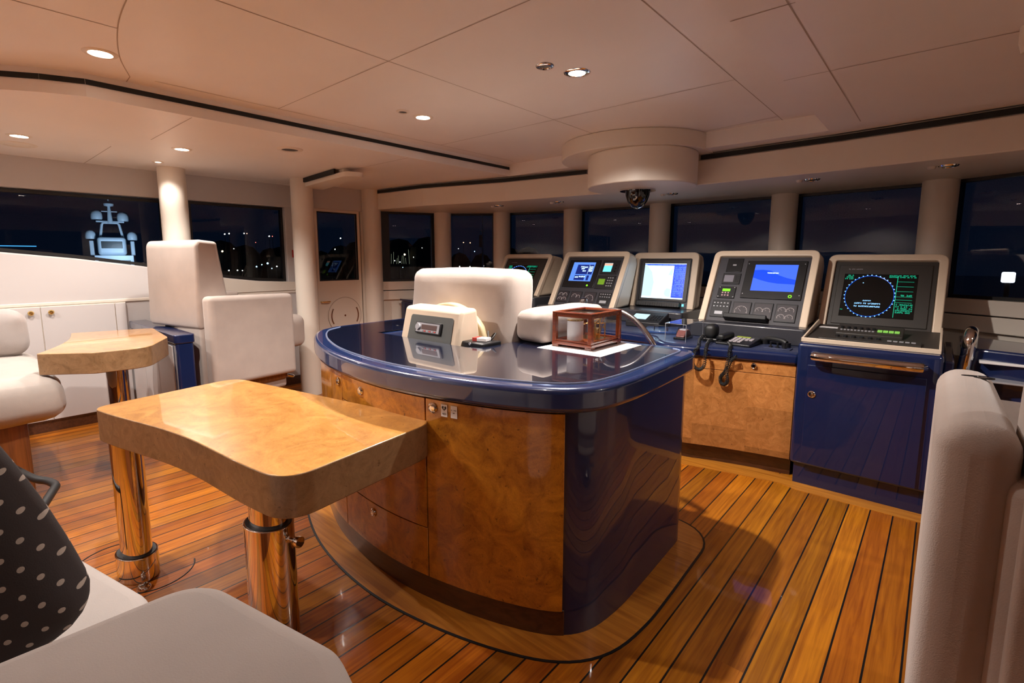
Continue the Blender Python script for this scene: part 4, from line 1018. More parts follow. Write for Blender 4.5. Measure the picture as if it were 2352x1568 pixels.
bm = B(); rect(bm, F(.70), F(.84), V_*.82, V_*.865, -.0130, Mx); obj('surface_band', bm, M['scr_red'], s_, smooth=False)
bm = B()
for k_ in range(3): cyl(bm, (F(.90), V_*(.71+.06*k_), -.014), .009, .008, n=14)
xform(bm, Mx); obj('knob', bm, M['black'], dev)
dev = face(t2, 'navtex_unit', Mx, F(.64), F(.95), V_*.37, V_*.63, M['dgrey'], -.024, -.014)
bm = B(); rect(bm, F(.68), F(.79), V_*.45, V_*.56, -.0135, Mx); obj('display', bm, mat('dim_green_lcd', (.10, .17, .02), .3, emit=(.10, .22, .01), es=.6), dev, smooth=False)
bm = B()
for r_ in range(4):
    for q in range(3): pbox(bm, F(.83)+q*.026, F(.83)+q*.026+.014, V_*.42+r_*.032, V_*.42+r_*.032+.012, -.014, -.011, Mx)
obj('keys', bm, M['silver'], dev, smooth=False)
gauge(t2, Mx, F(.03), F(.23), V_*.08, V_*.30, [(-.45, .3, .42), (.45, .3, .42), (-.45, -.6, .42), (.45, -.6, .42)])
gauge(t2, Mx, F(.27), F(.47), V_*.08, V_*.30, [(-.3, .1, .5), (.5, .0, .4)])
gauge(t2, Mx, F(.51), F(.72), V_*.08, V_*.30, [(0, -.3, .8)])
sw = face(t2, 'switch_panel', Mx, F(.76), F(.97), V_*.06, V_*.30, M['dgrey'], -.024, -.015)
bm = B()
for r_ in range(2):
    for q in range(5): pbox(bm, F(.79)+q*.027, F(.79)+q*.027+.012, V_*(.21+.05*r_), V_*(.21+.05*r_)+.010, -.015, -.012, Mx)
pbox(bm, F(.81), F(.92), V_*.10, V_*.15, -.015, -.013, Mx); obj('keys', bm, M['silver'], sw, smooth=False)
# P3: chart screen
t3, Mx, W_, V_ = pod('beige housing with bright white chart screen and blue side bar, in the middle', -2.234, 4.98, 1.03, .717, .591, 12.1, .16, .066)
F = lambda u: -W_+2*W_*u
face(t3, 'panel', Mx, -W_+.002, W_-.002, .004, V_-.002, M['charcoal'])
mon = face(t3, 'monitor', Mx, F(.06), F(.97), V_*.14, V_*.98, M['black'], -.024, -.014)
a, b, c, d = F(.12), F(.90), V_*.19, V_*.90
bm = B(); rect(bm, a, b, c, d, -.0135, Mx); scr = obj('screen', bm, M['scr_white'], mon, smooth=False)
bm = B()
for pl in ([(.0, .05), (.24, .05), (.27, .45), (.20, .75), (.05, .97), (.0, .97)], [(.55, .12), (.60, .06), (.70, .05), (.70, .28), (.60, .30), (.55, .22)], [(.60, .68), (.70, .66), (.70, .90), (.64, .80)]):
    bm.faces.new([bm.verts.new(Mx @ Vector((a+(b-a)*u, c+(d-c)*v, -.013))) for u, v in pl])
obj('chart_shallows', bm, M['scr_chart'], scr, smooth=False)
bm = B(); rect(bm, a+(b-a)*.72, b, c+.012, d-.004, -.013, Mx); rect(bm, a, b, d-.022, d-.004, -.0132, Mx); sb = obj('side_bar', bm, M['scr_blue'], scr, smooth=False)
bm = B(); glyphs(bm, a+(b-a)*.75, b-.01, c+.03, d-.03, Mx, 16, 81, -.0125); glyphs(bm, a+.01, b-.02, d-.020, d-.006, Mx, 1, 82, -.0125); glyphs(bm, a+(b-a)*.30, a+(b-a)*.33, c+(d-c)*.5, c+(d-c)*.54, Mx, 1, 83, -.0125); obj('readout', bm, M['scr_pale'], sb, smooth=False)
kb = face(t3, 'keyboard', Mx, F(.05), F(.88), V_*.02, V_*.12, M['black'], -.024, .03, .006)
bm = B()
for r_ in range(3):
    for q in range(18): pbox(bm, F(.09)+q*.0262, F(.09)+q*.0262+.019, V_*.025+r_*.014, V_*.025+r_*.014+.010, .030, .033, Mx)
obj('keys', bm, M['dgrey'], kb, smooth=False)
bm = B(); rect(bm, F(.90), F(.94), V_*.05, V_*.10, -.0135, Mx); obj('status_light', bm, M['scr_cyan'], t3, smooth=False)
# P4: plain blue screen
t4, Mx, W_, V_ = pod('beige housing with plain blue screen and a row of gauges, second from right', -1.143, 4.245, 1.03, .812, .683, 31.2)
F = lambda u: -W_+2*W_*u
face(t4, 'panel', Mx, -W_+.002, W_-.002, .004, V_-.002, M['charcoal'])
mon = face(t4, 'monitor', Mx, F(.335), F(.965), V_*.37, V_*.93, M['black'], -.024, -.012); screws(mon, Mx, F(.355), F(.945), V_*.43, V_*.88)
a, b, c, d = F(.43), F(.88), V_*.48, V_*.87
bm = B(); rect(bm, a, b, c, d, -.0115, Mx); scr = obj('screen', bm, M['scr_blue2'], mon, smooth=False)
bm = B(); up = [(0, .78), (.2, .80), (.4, .77), (.6, .60), (.8, .50), (1, .44)]; lo = [(1, .27), (.8, .28), (.6, .29), (.4, .33), (.2, .40), (0, .50)]
for (p, q), (r_, s_) in zip(zip(up, up[1:]), zip(lo[::-1], lo[::-1][1:])):
    bm.faces.new([bm.verts.new(Mx @ Vector((a+(b-a)*u, c+(d-c)*v, -.011))) for u, v in (p, q, s_, r_)])
bl = obj('blue_wave', bm, M['scr_blue'], scr, smooth=False)
bm = B(); glyphs(bm, a+(b-a)*.30, a+(b-a)*.58, c+(d-c)*.655, c+(d-c)*.705, Mx, 1, 91, -.0105); obj('lettering', bm, M['scr_white'], scr, smooth=False)
bm = B(); tube(bm, [Mx @ Vector((F(.855)+.011*math.cos(k_*PI/8), V_*.415+.011*math.sin(k_*PI/8), -.010)) for k_ in range(16)], .0035, 6, closed=True); obj('power_button', bm, M['scr_lime'], mon)
dev = face(t4, 'speaker_panel', Mx, F(.10), F(.28), V_*.76, V_*.97, M['black'], -.024, -.016); bm = B(); rect(bm, F(.17), F(.21), V_*.855, V_*.875, -.0155, Mx); obj('badge', bm, M['silver'], dev, smooth=False)
dev = face(t4, 'display_unit', Mx, F(.085), F(.29), V_*.57, V_*.735, M['dgrey'], -.024, -.014); bm = B(); rect(bm, F(.105), F(.215), V_*.60, V_*.705, -.0135, Mx); obj('display', bm, mat('grey_lcd', (.18, .17, .20), .35), dev, smooth=False)
bm = B()
for r_ in range(4): pbox(bm, F(.235), F(.25), V_*(.60+.027*r_), V_*(.60+.027*r_)+.008, -.014, -.012, Mx); pbox(bm, F(.26), F(.275), V_*(.60+.027*r_), V_*(.60+.027*r_)+.008, -.014, -.012, Mx)
obj('keys', bm, M['black'], dev, smooth=False)
dev = face(t4, 'keypad_unit', Mx, F(.07), F(.27), V_*.355, V_*.53, M['black'], -.024, -.014); screws(dev, Mx, F(.085), F(.255), V_*.375, V_*.515, -.014)
bm = B(); rect(bm, F(.12), F(.21), V_*.455, V_*.495, -.0135, Mx); obj('display', bm, M['scr_lime'], dev, smooth=False)
bm = B()
for r_ in range(2):
    for q in range(3): pbox(bm, F(.12)+q*.023, F(.12)+q*.023+.013, V_*.385+r_*.024, V_*.385+r_*.024+.012, -.014, -.011, Mx)
obj('keys', bm, mat('pink_keys', (.45, .28, .30), .5), dev, smooth=False)
sw = face(t4, 'switch_panel', Mx, F(.04), F(.25), V_*.07, V_*.32, M['dgrey'], -.024, -.015)
bm = B()
for r_ in range(2):
    for q in range(5): pbox(bm, F(.06)+q*.027, F(.06)+q*.027+.011, V_*(.22+.05*r_), V_*(.22+.05*r_)+.009, -.015, -.012, Mx)
pbox(bm, F(.09), F(.18), V_*.11, V_*.155, -.015, -.013, Mx); obj('keys', bm, M['silver'], sw, smooth=False)
gauge(t4, Mx, F(.28), F(.48), V_*.08, V_*.31, [(0, -.25, .8)])
gauge(t4, Mx, F(.51), F(.71), V_*.08, V_*.31, [(-.45, .0, .45), (.45, .0, .45)])
gauge(t4, Mx, F(.74), F(.95), V_*.06, V_*.31, [(-.45, .3, .42), (.45, .3, .42), (-.45, -.6, .42), (.45, -.6, .42)])
face(t4, 'shelf_bar', Mx, F(.22), F(.68), V_*.035, V_*.10, M['black'], -.024, .04, .006)

# ---- things on the console desks
t = thing('radar_keyboard', 'grey radar control keyboard with green keys under the right-hand radar', 'keyboard', (-.33, 4.12, 1.016), 0)
Mk = Matrix.Rotation(math.radians(4.1), 4, 'X')
bm = B(); prism_x(bm, [(-.03, 0), (-.03, .022), (.13, .055), (.14, .01)], -.20, .17); xform(bm, Mk); kb = obj('case', bm, M['brown'], t, bevel=.006)
Mk2 = Mk @ Matrix.Translation((0, -.03, .022)) @ Matrix.Rotation(math.radians(11.7), 4, 'X')
bm = B()
for q in range(4): pbox(bm, .03+q*.031, .056+q*.031, .055, .085, 0, .005, Mk2)
obj('green_keys', bm, mat('green_keys', (.16, .36, .08), .4, emit=(.12, .32, .04), es=.7), kb, smooth=False)
bm = B()
for q in range(6):
    k_ = len(bm.verts); cyl(bm, (-.17+q*.036, .09, 0), .010, .012, n=14); bm.verts.ensure_lookup_table()
    for v in bm.verts[k_:]: v.co = Mk2 @ v.co
obj('knobs', bm, M['black'], kb)
bm = B()
for q in range(10): pbox(bm, -.18+q*.020, -.167+q*.020, .05, .064, 0, .003, Mk2)
obj('small_keys', bm, M['silver'], kb, smooth=False)
t = thing('control_strip', 'row of black knobs and keys along the front of the radar desk', 'control panel', (-.33, 3.94, 1.005), 0)
bm = B(); prism_x(bm, [(-.055, .0), (-.055, .012), (.06, .022), (.06, .004)], -.27, .27); st_o = obj('strip', bm, M['brown'], t, bevel=.003)
for q in range(6):
    bm = B(); cyl(bm, (-.17+q*.045, .02, .018), .012, .014, n=16); obj('knob', bm, M['black'], st_o)
bm = B()
for q in range(5): box(bm, .10+q*.03, .122+q*.03, .0, .02, .016, .022)
obj('keys', bm, M['silver'], st_o, smooth=False)
bm = B(); box(bm, -.665, -.54, 4.30, 4.37, 1.036, 1.0385); tag(obj('paper_note', bm, M['white'], smooth=False), 'small white note on the left corner of the radar desk', 'note')

t = thing('display_case', 'clear acrylic case with a small dark model inside on the centre console', 'display case', (-1.545, 3.95, .9005))
bx_, by_, bz_ = .085, .185, .135
for a in ((-bx_, bx_, -by_, -by_+.004, 0, bz_), (-bx_, bx_, by_-.004, by_, 0, bz_), (-bx_, -bx_+.004, -by_+.004, by_-.004, 0, bz_), (bx_-.004, bx_, -by_+.004, by_-.004, 0, bz_), (-bx_, bx_, -by_, by_, bz_, bz_+.004)):
    bm = B(); box(bm, *a); obj('pane', bm, M['clear'], t, smooth=False)
bm = B()
for sx_ in (-1, 1):
    for sy_ in (-1, 1): cyl(bm, (sx_*bx_*.98, sy_*by_*.98, 0), .0022, bz_, n=6)
tube(bm, [(-bx_, -by_, bz_), (bx_, -by_, bz_), (bx_, by_, bz_), (-bx_, by_, bz_)], .0018, 6, closed=True); obj('bright_edge', bm, M['silver'], t)
t = thing('model', 'small dark red and silver model standing inside the clear case', 'model', (-1.545, 3.93, .9015))
bm = B(); prism(bm, rpoly([(-.05, -.09, .02), (.05, -.09, .02), (.05, .09, .02), (-.05, .09, .02)]), 0, .018); obj('base', bm, M['black'], t, bevel=.004)
bm = B(); prism_x(bm, [(-.075, .018), (-.055, .045), (-.02, .075), (.035, .072), (.07, .045), (.078, .018)], -.036, .036); obj('body', bm, mat('model_red', (.22, .08, .07), .3), t, bevel=.008)
bm = B(); prism_x(bm, [(-.04, .052), (-.018, .080), (.03, .078), (.05, .055)], -.028, .028); obj('cabin', bm, M['silver'], t, bevel=.006)

def coil_cord(pts, r=.011, wire=.0032, turns=30):
    P = smooth_path(pts, 12); n = len(P); out = []
    L_ = turns*8
    for i in range(L_+1):
        f = i/L_*(n-1); k_ = min(int(f), n-2); p = P[k_].lerp(P[k_+1], f-k_); d = (P[k_+1]-P[k_]).normalized()
        a = d.cross(Vector((0, 1, 0.2))).normalized(); b = d.cross(a); th = i/8*2*PI
        out.append(p + a*r*math.cos(th) + b*r*math.sin(th))
    bm = B(); tube(bm, out, wire, 5); return bm
t = thing('radio_handset', 'black radio handset with hanging coiled cord, beside the clear case on the console', 'handset', (-1.33, 3.955, .9005))
bm = B(); box(bm, -.06, .06, -.05, .07, 0, .03); obj('cradle', bm, M['black'], t, bevel=.01)
bm = B(); cushion(bm, -.045, .045, -.06, .06, .03, .135, .035, .004); obj('handset', bm, M['rubber'], t)
o = obj('coiled_cord', coil_cord([(-.04, -.05, .05), (-.03, -.16, .03), (.0, -.27, -.01), (.0, -.335, -.03), (-.012, -.34, -.10), (.0, -.335, -.15), (.04, -.335, -.165), (.07, -.335, -.13), (.075, -.335, -.05), (.07, -.31, -.01), (.04, -.18, .02), (.02, -.06, .02)], turns=64), M['rubber'], t)
t = thing('desk_keypad', 'black intercom keypad with white keys and a hanging coiled cord on the console', 'telephone', (-1.13, 3.955, .9005), math.radians(-4))
bm = B(); prism_x(bm, [(-.12, 0), (-.12, .018), (.12, .045), (.12, 0)], -.125, .125); kp = obj('case', bm, M['black'], t, bevel=.006)
bm = B(); cushion(bm, -.12, -.065, -.11, .11, .03, .075, .02, 0); obj('handset', bm, M['rubber'], t)
Mq = Matrix.Translation((0, -.12, .018)) @ Matrix.Rotation(math.radians(6.4), 4, 'X'); bm = B()
for r_ in range(4):
    for q in range(5 if r_ > 1 else 3): pbox(bm, -.045+q*.030, -.022+q*.030, .05+r_*.036, .078+r_*.036, 0, .004, Mq)
obj('keys', bm, mat('pale_keys', (.42, .38, .40), .5), kp, smooth=False)
bm = B(); pbox(bm, -.04, .06, .20, .222, 0, .004, Mq); obj('display', bm, mat('olive_display', (.20, .24, .03), .4, emit=(.2, .25, .02), es=.4), kp, smooth=False)
obj('coiled_cord', coil_cord([(-.03, -.11, .02), (.01, -.17, .01), (.03, -.235, -.02), (.025, -.25, -.10), (.01, -.245, -.17), (-.022, -.24, -.22), (-.018, -.24, -.262), (.008, -.24, -.27), (.028, -.24, -.24), (.02, -.24, -.17), (.045, -.245, -.09), (.085, -.245, -.05)], turns=70), M['rubber'], t)
t = thing('second_handset', 'black handset lying with its cable at the right end of the centre console desk', 'handset', (-.90, 4.07, .9005), math.radians(-25)); t.name = 'radio_handset'
bm = B(); tube(bm, smooth_path([(-.09, 0, .03), (-.05, 0, .045), (.05, 0, .045), (.09, 0, .03)], 5), .018, 12); obj('grip', bm, M['rubber'], t)
bm = B(); 
for x in (-.09, .09): cyl(bm, (x, 0, 0), .030, .035, n=20)
obj('earpiece', bm, M['black'], t)
t = thing('joystick_panel', 'small square panel with three short joysticks at the right front of the centre console', 'joystick panel', (-.85, 3.94, .9005))
bm = B(); box(bm, -.085, .085, -.05, .05, 0, .006); obj('plate', bm, M['bluegrey'], t, bevel=.002)
for q in range(3):
    bm = B(); cyl(bm, (-.05+q*.045, 0, .006), .014, .008, n=16); cyl(bm, (-.05+q*.045, 0, .014), .006, .022, n=12); lathe(bm, [(0, -.008), (.009, -.004), (.009, .004), (0, .008)], (-.05+q*.045, 0, .040), 12); obj('joystick', bm, M['black'], t)
t = thing('throttle_lever', 'silver ball-topped lever standing in front of the second screen housing', 'lever', (-2.70, 4.24, .9005))
bm = B(); box(bm, -.07, .07, -.08, .08, 0, .08); obj('lever_base', bm, M['black'], t, bevel=.01)
bm = B(); cyl(bm, (0, 0, .08), .014, .10, n=16); lathe(bm, [(.014, .15), (.022, .17), (.03, .175), (.04, .19), (.045, .215), (.04, .24), (.02, .252), (0, .254)], (0, 0, 0), 24); obj('knob', bm, M['steel'], t)
t = thing('small_terminal', 'grey terminal with pale lit display below the white chart screen', 'terminal', (-2.10, 4.42, .9005))
bm = B(); prism_x(bm, [(-.10, 0), (-.10, .05), (.12, .13), (.14, 0)], -.17, .17); kp = obj('case', bm, M['dgrey'], t, bevel=.008)
Mq = Matrix.Translation((0, -.10, .05)) @ Matrix.Rotation(math.radians(20), 4, 'X')
bm = B(); rect(bm, -.14, .01, .06, .17, .0015, Mq); obj('display', bm, mat('pale_display', (.2, .3, .35), .4, emit=(.35, .55, .65), es=.9), kp, smooth=False)
bm = B()
for r_ in range(4):
    for q in range(4): pbox(bm, .04+q*.028, .06+q*.028, .05+r_*.03, .07+r_*.03, 0, .004, Mq)
obj('keys', bm, M['black'], kp, smooth=False)
t = thing('chart_clip', 'dark blue open folder with metal clip on the centre console left of the clear case', 'folder', (-1.86, 4.22, .9005), math.radians(18))
bm = B(); box(bm, -.14, .14, -.16, .16, 0, .02); obj('folder', bm, mat('folder_blue', (.02, .06, .20), .25, coat=.6), t, bevel=.004)
bm = B(); tube(bm, [(-.05, -.1, .022), (-.05, -.1, .06), (.06, -.1, .06), (.06, -.1, .022)], .005, 8); obj('clip', bm, M['black'], t)

# ---- blue wing cabinets under the corner windows, chrome hoop
t = thing('wing_cabinet', 'dark blue cabinet under the right front window behind the chrome hoop', 'cabinet', (0, 0, 0))
bm = B(); prism(bm, [(.13, 4.30), (.90, 4.08), (1.02, 4.38), (.60, 4.72), (.13, 4.96)], 0, .98); obj('carcass', bm, M['blue'], t, bevel=.015)
bm = B(); box(bm, .22, .62, 4.20, 4.33, .90, .915); obj('white_ledge', bm, M['white'], t, bevel=.003)
bm = B(); box(bm, .22, .62, 4.12, 4.30, .80, .812); obj('white_ledge', bm, M['silver'], t, bevel=.003)
t = thing('wing_cabinet', 'dark blue cabinet under the left front corner window beside the door pillar', 'cabinet', (0, 0, 0))
bm = B(); prism(bm, [(-5.35, 3.98), (-4.95, 3.92), (-4.55, 4.35), (-4.58, 4.80), (-4.98, 4.48)], 0, .99); obj('carcass', bm, M['blue'], t, bevel=.015)
bm = B(); prism(bm, [(-5.36, 3.97), (-4.94, 3.91), (-4.54, 4.34), (-4.58, 4.81), (-4.98, 4.49)], .992, 1.02); obj('top', bm, M['blue'], t, bevel=.006)
t = thing('chrome_hoop', 'upright chrome grab hoop to the right of the radar cabinet', 'grab rail', (0, 0, 0))
bm = B(); tube(bm, smooth_path([(.15, 4.30, .55), (.15, 4.26, .78), (.165, 4.24, .98), (.17, 4.27, 1.065), (.175, 4.36, 1.08), (.18, 4.46, 1.03), (.18, 4.48, .95)], 7), .034, 18); obj('hoop', bm, M['chrome'], t)

# ================================================================== CEILING FITTINGS
labs = ['bright downlight in the left part of the raised ceiling near the curved seam', 'bright downlight in the raised ceiling beside the blue-rimmed round fitting', 'bright downlight in the raised ceiling beside the dark round fitting',
        'bright downlight at the far left of the lower ceiling', 'bright downlight on the lower ceiling above the first pillar', 'tiny bright downlight near the wall of the lower ceiling']
for i, (x, y, z, wt, cone) in enumerate(LAMPS):
    inview = i < 6
    r = .045 if i != 5 else .02
    t = thing('ceiling_downlight', labs[i] if inview else 'ceiling downlight ' + ('added unseen as fill over the rear of the room above the sofa', 'above the nearest table, between the camera and the island', 'added unseen as fill over the right aisle beside the wing cabinet', 'added unseen as fill over the rear left corner')[i-6], 'downlight', (x, y, z), group='recessed ceiling downlights')
    bm = B(); lathe(bm, [(r, -.001), (r+.004, -.006), (r+.022, -.004), (r+.026, 0)], n=32); obj('trim_ring', bm, M['cream'] if i != 1 else M['chrome'], t)
    bm = B(); cyl(bm, (0, 0, -.004), r*.95, .003, n=24); obj('lens', bm, M['lamp'], t)
    ld = bpy.data.lights.new('spot', 'SPOT'); ld.energy = wt*SCALE if 'SCALE' in globals() else wt; ld.color = WARM; ld.spot_size = math.radians(cone); ld.spot_blend = .5; ld.shadow_soft_size = .03
    lo_ = bpy.data.objects.new('spot', ld); COL.objects.link(lo_); lo_.parent = t; lo_.location = (0, 0, -.03)
    if i in (1, 2): lo_.rotation_euler = (math.radians(9), 0, 0)      # these two are swivelled towards the consoles
for x, y, z, r, lab, mt in ((-1.62, 2.14, TRAYZ, .042, 'round chrome and blue rimmed ceiling fitting beside a lit downlight', 'chrome'), (-2.81, 2.15, TRAYZ, .038, 'small dark round ceiling fitting beside the third downlight', 'brown'),
                            (-5.35, .50, LOWZ, .10, 'round slotted ceiling vent at the left edge', 'cream'), (-3.97, 1.93, LOWZ, .085, 'round flush ceiling vent left of the black air slot', 'brown')):
    t = thing('ceiling_fitting', lab, 'ceiling fitting', (x, y, z))
    bm = B(); lathe(bm, [(r*.7, -.003), (r*.75, -.010), (r, -.009), (r*1.12, -.004), (r*1.14, 0)], n=32); obj('rim', bm, M['chrome'] if mt == 'chrome' else M['cream'], t)
    bm = B(); cyl(bm, (0, 0, -.005), r*.72, .004, n=24); obj('centre', bm, M[mt] if mt != 'chrome' else M['steel'], t)
for x, y, lab in ((-3.95, 4.36, 'first small round soffit light from the left, over the left front windows'), (-3.20, 4.50, 'second small round soffit light, left of the drum housing'), (-1.985, 4.62, 'small round soffit light behind the dome camera'),
                  (-.82, 4.50, 'small round soffit light right of the drum housing, above the blue screen'), (-.03, 4.42, 'small round soffit light above the right-hand radar')):
    t = thing('soffit_light', lab, 'spotlight', (x, y, SOFZ), group='unlit soffit spotlights')
    bm = B(); lathe(bm, [(.030, -.004), (.034, -.012), (.05, -.008), (.055, 0)], n=28); obj('trim_ring', bm, M['chrome'], t)
    bm = B(); cyl(bm, (0, 0, -.008), .03, .006, n=20); obj('lens', bm, M['dgrey'], t)
    bm = B(); lathe(bm, [(0, -.022), (.018, -.018), (.024, -.006), (.024, 0)], (-.085, -.01, 0), 20); obj('sensor', bm, M['cream'], t)
t = thing('dome_camera', 'black dome camera under the round drum housing', 'dome camera', (-2.04, 4.03, 2.13))
bm = B(); cyl(bm, (0, 0, -.012), .15, .012, n=48); obj('flange', bm, M['chrome'], t)
bm = B(); lathe(bm, [(.105, -.012), (.10, -.05), (.082, -.10), (.05, -.145), (0, -.165)], n=36); obj('dome', bm, mat('smoked_dome', (.006, .006, .007), .08, coat=1), t)
bm = B(); cyl(bm, (.02, -.085, -.07), .022, .03, 'y', 16); obj('lens', bm, M['steel'], t)
# air slot over the left side windows
t = thing('air_grille', 'slanted cream and black ceiling air grille above the left door', 'air grille', (0, 0, 0))
bm = B(); prism(bm, rpoly([(-5.42, 2.72, .02), (-4.30, 2.60, .10), (-4.22, 2.78, .08), (-5.35, 2.96, .02)]), 2.31, 2.355); obj('plate', bm, M['cream'], t, bevel=.004)
bm = B(); prism(bm, rpoly([(-5.38, 2.76, .02), (-4.42, 2.66, .06), (-4.40, 2.74, .05), (-5.32, 2.92, .02)]), 2.355, 2.399); obj('duct', bm, M['cream'], t)
bm = B(); prism(bm, [(-5.40, 2.700), (-4.50, 2.605), (-4.50, 2.622), (-5.40, 2.718)], 2.355, 2.3985); obj('slot', bm, M['grille'], t, smooth=False)
bm = B(); lathe(bm, [(0, -.10), (.03, -.095), (.04, -.06), (.04, 0)], (.18, 2.74, LOWZ), 24); tag(obj('ceiling_sensor', bm, M['cream']), 'white rounded sensor on the ceiling at the top right edge', 'sensor')

# ================================================================== OUTSIDE
bm = B(); box(bm, -400, 100, -200, 400, -9.0, -8.9); struct('ground', bm, M['sea'], smooth=False)
t = thing('motor_yacht', 'floodlit pale motor yacht with radar domes seen through the left window', 'yacht', (-90, 17.0, 0), math.radians(-11))
YM = M['yacht']
def yb(name, *bxs, m_=None, bev=.05):
    bm = B()
    for a in bxs: box(bm, *a)
    return obj(name, bm, m_ or YM, t, bevel=bev)
yb('hull', (-12, 3, -3.2, 3.2, -8.9, -1.6), bev=.3); yb('lower_deck', (-10, 1, -2.6, 2.6, -1.6, .1)); yb('lower_windows', (1.0, 1.05, -2.2, 2.2, -1.0, -.3), m_=M['black'])
yb('middle_deck', (-9, .3, -2.1, 2.3, .1, 1.9)); yb('middle_windows', (.3, .35, -1.7, 1.9, .55, 1.2), m_=M['black'])
yb('bridge_deck', (-7, -.4, -1.7, 1.6, 1.9, 4.5), bev=.4); yb('bridge_windows', (-.4, -.35, -1.25, 1.15, 2.9, 3.9), m_=M['black'])
for y in (-2.35, 2.35): yb('mast_support', (-3, -1.8, y-.25, y+.25, 1.9, 4.0), bev=.1)
bm = B(); tube(bm, [(-2, -1.3, 4.4), (-2, -1.0, 6.3), (-2, -.8, 6.6), (-2, .8, 6.6), (-2, 1.0, 6.3), (-2, 1.3, 4.4)], .17, 10); obj('arch', bm, YM, t)
bm = B(); tube(bm, [(-2, -1.6, 6.75), (-2, 1.6, 6.75)], .12, 8); obj('crossbar', bm, YM, t)
bm = B(); tube(bm, [(-2, 0, 6.5), (-2, 0, 8.7), (-2, 0, 10.3)], [.34, .18, .05], 12); obj('mast', bm, YM, t)
bm = B(); tube(bm, [(-2, -.9, 8.2), (-2, .9, 8.2)], .07, 8); obj('crossbar', bm, YM, t)
bm = B(); lathe(bm, [(.15, 8.9), (.55, 9.0), (.6, 9.3), (.2, 9.5), (0, 9.55)], (-2, 0, 0), 20); obj('scanner', bm, YM, t)
for y, z, r in ((-1.5, 7.2, .68), (1.5, 7.05, .68), (-2.4, 4.4, .62), (2.4, 4.3, .62)):
    bm = B(); lathe(bm, [(r*.9, -.25*r), (r, .0), (r, .75*r), (r*.88, 1.2*r), (r*.5, 1.62*r), (0, 1.75*r)], (-2, y, z), 24); obj('radome', bm, YM, t)
ld = bpy.data.lights.new('deck_flood', 'AREA'); ld.energy = 420; ld.color = (.55, .78, 1.0); ld.size = 1.5
lo_ = bpy.data.objects.new('deck_flood', ld); COL.objects.link(lo_); lo_.parent = t; lo_.location = (7, 1.0, 2.0); lo_.rotation_euler = (Vector((-9, -.6, 3.0))).to_track_quat('-Z', 'Y').to_euler()
# dark shore and trees
rnd = random.Random(5)
bm = B()
def tree_line(x0, y0, x1, y1, n, hmin, hmax):
    for i in range(n):
        f = i/(n-1); x, y = x0+(x1-x0)*f, y0+(y1-y0)*f; h = rnd.uniform(hmin, hmax); r = h*.5
        lathe(bm, [(r*.6, -9), (r, -9+h*.7+4), (r*.9, -4+h*.9), (r*.5, -3+h), (0, -2.5+h)], (x+rnd.uniform(-3, 3), y+rnd.uniform(-3, 3), 0), 9)
tree_line(-120, 34, -120, 62, 7, 5, 8); tree_line(-128, 76, -62, 76, 12, 5, 9)
tag(obj('tree_line', bm, M['dark'], smooth=False), 'black silhouette of trees and shore beyond the harbour', 'trees', kind='stuff')
DL = [(-80, 28.4, 5.0, .16, 'w'), (-80, 29.0, 5.1, .16, 'w'), (-80, 31.1, 5.2, .14, 'w'), (-80, 31.5, 5.2, .12, 'o'), (-80, 34.8, 4.9, .16, 'w'), (-80, 35.3, 4.9, .12, 'r'), (-80, 27.9, 2.5, .22, 'y'), (-80, 28.6, -.3, .15, 'w'), (-80, 29.8, -.3, .15, 'w'), (-80, 30.5, -.35, .12, 'w'),
      (-80, 32.6, .2, .18, 'b'), (-80, 34.3, .7, .24, 'b'), (-80, 35.7, .2, .16, 'w'), (-80, 33.4, .5, .14, 'b'), (-80, 34.9, -.1, .14, 'b'), (-80, 32.7, 3.9, .10, 'r'), (-80, 29.5, 2.9, .1, 'w'),
      (-119, 70, 6.6, .26, 'w'), (-122, 70, 3.8, .22, 'w'), (-73, 70, 4.6, .16, 'o'), (-71.1, 70, 4.5, .16, 'o'), (-86, 70, 3.7, .12, 'w'), (-89, 70, 1.7, .12, 'w'), (-74.5, 70, 3.4, .12, 'w'), (-74.2, 70, -.2, .18, 'w'), (-71.2, 70, -.2, .18, 'w'), (-69.9, 70, 2.8, .14, 'b'), (-67.5, 70, .0, .18, 'w'), (-67.8, 70, 2.2, .14, 'b'),
      (-103, 70, 3.9, .14, 'o'), (-102, 70, 3.9, .14, 'o'), (-92.2, 70, 2.3, .34, 'y'), (-100, 70, .4, .18, 'w'), (-98, 70, .4, .16, 'w'), (-96, 70, .9, .16, 'w'), (-94, 70, .6, .16, 'w'), (-93, 70, -.6, .14, 'b')]
LC = dict(w=emit('far_light_white', (.9, .92, .85), 5), o=emit('far_light_orange', (1, .45, .2), 4), y=emit('far_light_yellow', (1, .75, .35), 8), b=emit('far_light_blue', (.35, .7, 1), 5), r=emit('far_light_red', (1, .15, .1), 3))
names = dict(w='white', o='orange', y='yellow', b='bluish', r='red')
ORD = 'first second third fourth fifth sixth seventh eighth ninth tenth eleventh twelfth thirteenth fourteenth fifteenth sixteenth seventeenth eighteenth nineteenth twentieth'.split()
def bearing(x, y): return math.degrees(math.atan2(x, y))
def which(x, y):
    b_ = bearing(x, y)
    return 'second side window' if b_ < -62 else 'side door pane' if b_ < -58.5 else 'first front window' if b_ < -48.5 else 'second front window'
cnt = {}
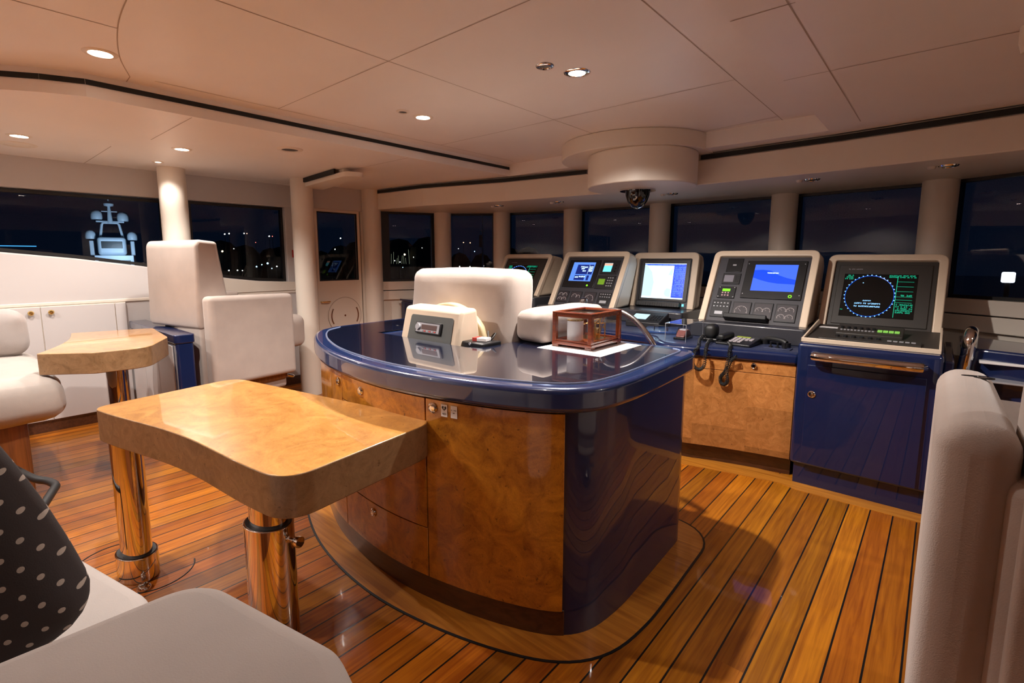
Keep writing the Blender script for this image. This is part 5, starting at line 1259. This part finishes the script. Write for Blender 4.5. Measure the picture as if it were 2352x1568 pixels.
for x, y, z, r, c in sorted(DL, key=lambda q: bearing(q[0], q[1])):
    t = thing('harbour_light', '', 'light', (x, y, -8.9))
    bm = B(); cyl(bm, (0, 0, 0), .03, z+8.9-r*.5, n=6); obj('post', bm, M['dark'], t)
    bm = B(); bmesh.ops.create_icosphere(bm, subdivisions=1, radius=r*.62); xform(bm, Matrix.Translation((0, 0, z+8.9))); obj('lamp_globe', bm, LC[c], t)
    k_ = (c, which(x, y)); cnt[k_] = cnt.get(k_, 0)+1
    tag(t, 'tiny %s harbour light, %s %s one from the left through the %s' % (names[c], ORD[cnt[k_]-1], names[c], k_[1]), 'light', 'harbour lights')
# boat masts in the marina, emission standing in for light on them, and a near flag mast
for i in range(14):
    x = -103 + i*.95 + rnd.uniform(-.2, .2); h = rnd.uniform(1.2, 3.2)
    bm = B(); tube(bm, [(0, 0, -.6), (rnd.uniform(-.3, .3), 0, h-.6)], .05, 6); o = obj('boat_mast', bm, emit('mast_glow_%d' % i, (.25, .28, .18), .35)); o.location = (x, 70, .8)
    tag(o, 'faint self-glowing boat mast, %s from the left of the marina masts' % ORD[i], 'mast', 'marina masts')
t = thing('flag_mast', 'pale bow mast standing outside the second front window', 'mast', (-11.6, 12.0, -8.9))
bm = B(); tube(bm, [(0, 0, 0), (0, 0, 10.1), (0, 0, 11.9)], [.05, .035, .012], 10); tube(bm, [(-.12, 0, 11.3), (.12, 0, 11.35)], .01, 6); obj('pole', bm, M['yacht'], t)
bm = B(); prism(bm, [(-.16, -.005), (-.03, -.005), (-.03, .005), (-.16, .005)], 10.8, 11.2); obj('pennant', bm, M['greyfab'], t, smooth=False)
bm = B(); box(bm, -40, -39.9, 2.4, 4.0, 2.20, 2.24); tag(obj('light_strip', bm, emit('blue_strip', (.05, .30, .75), 1.6), smooth=False), 'thin blue light line outside the left window', 'light')
t = thing('quay_lamp', 'lit white lamp on the quay seen through the right front window', 'lamp', (1.42, 20, -8.9))
bm = B(); tube(bm, [(0, 0, 0), (0, 0, 9.9)], .06, 8); obj('post', bm, M['dgrey'], t)
bm = B(); box(bm, -.14, .14, -.1, .1, 9.75, 10.05); obj('lamp_head', bm, emit('quay_white', (.85, .9, .95), 1.6), t, bevel=.04)
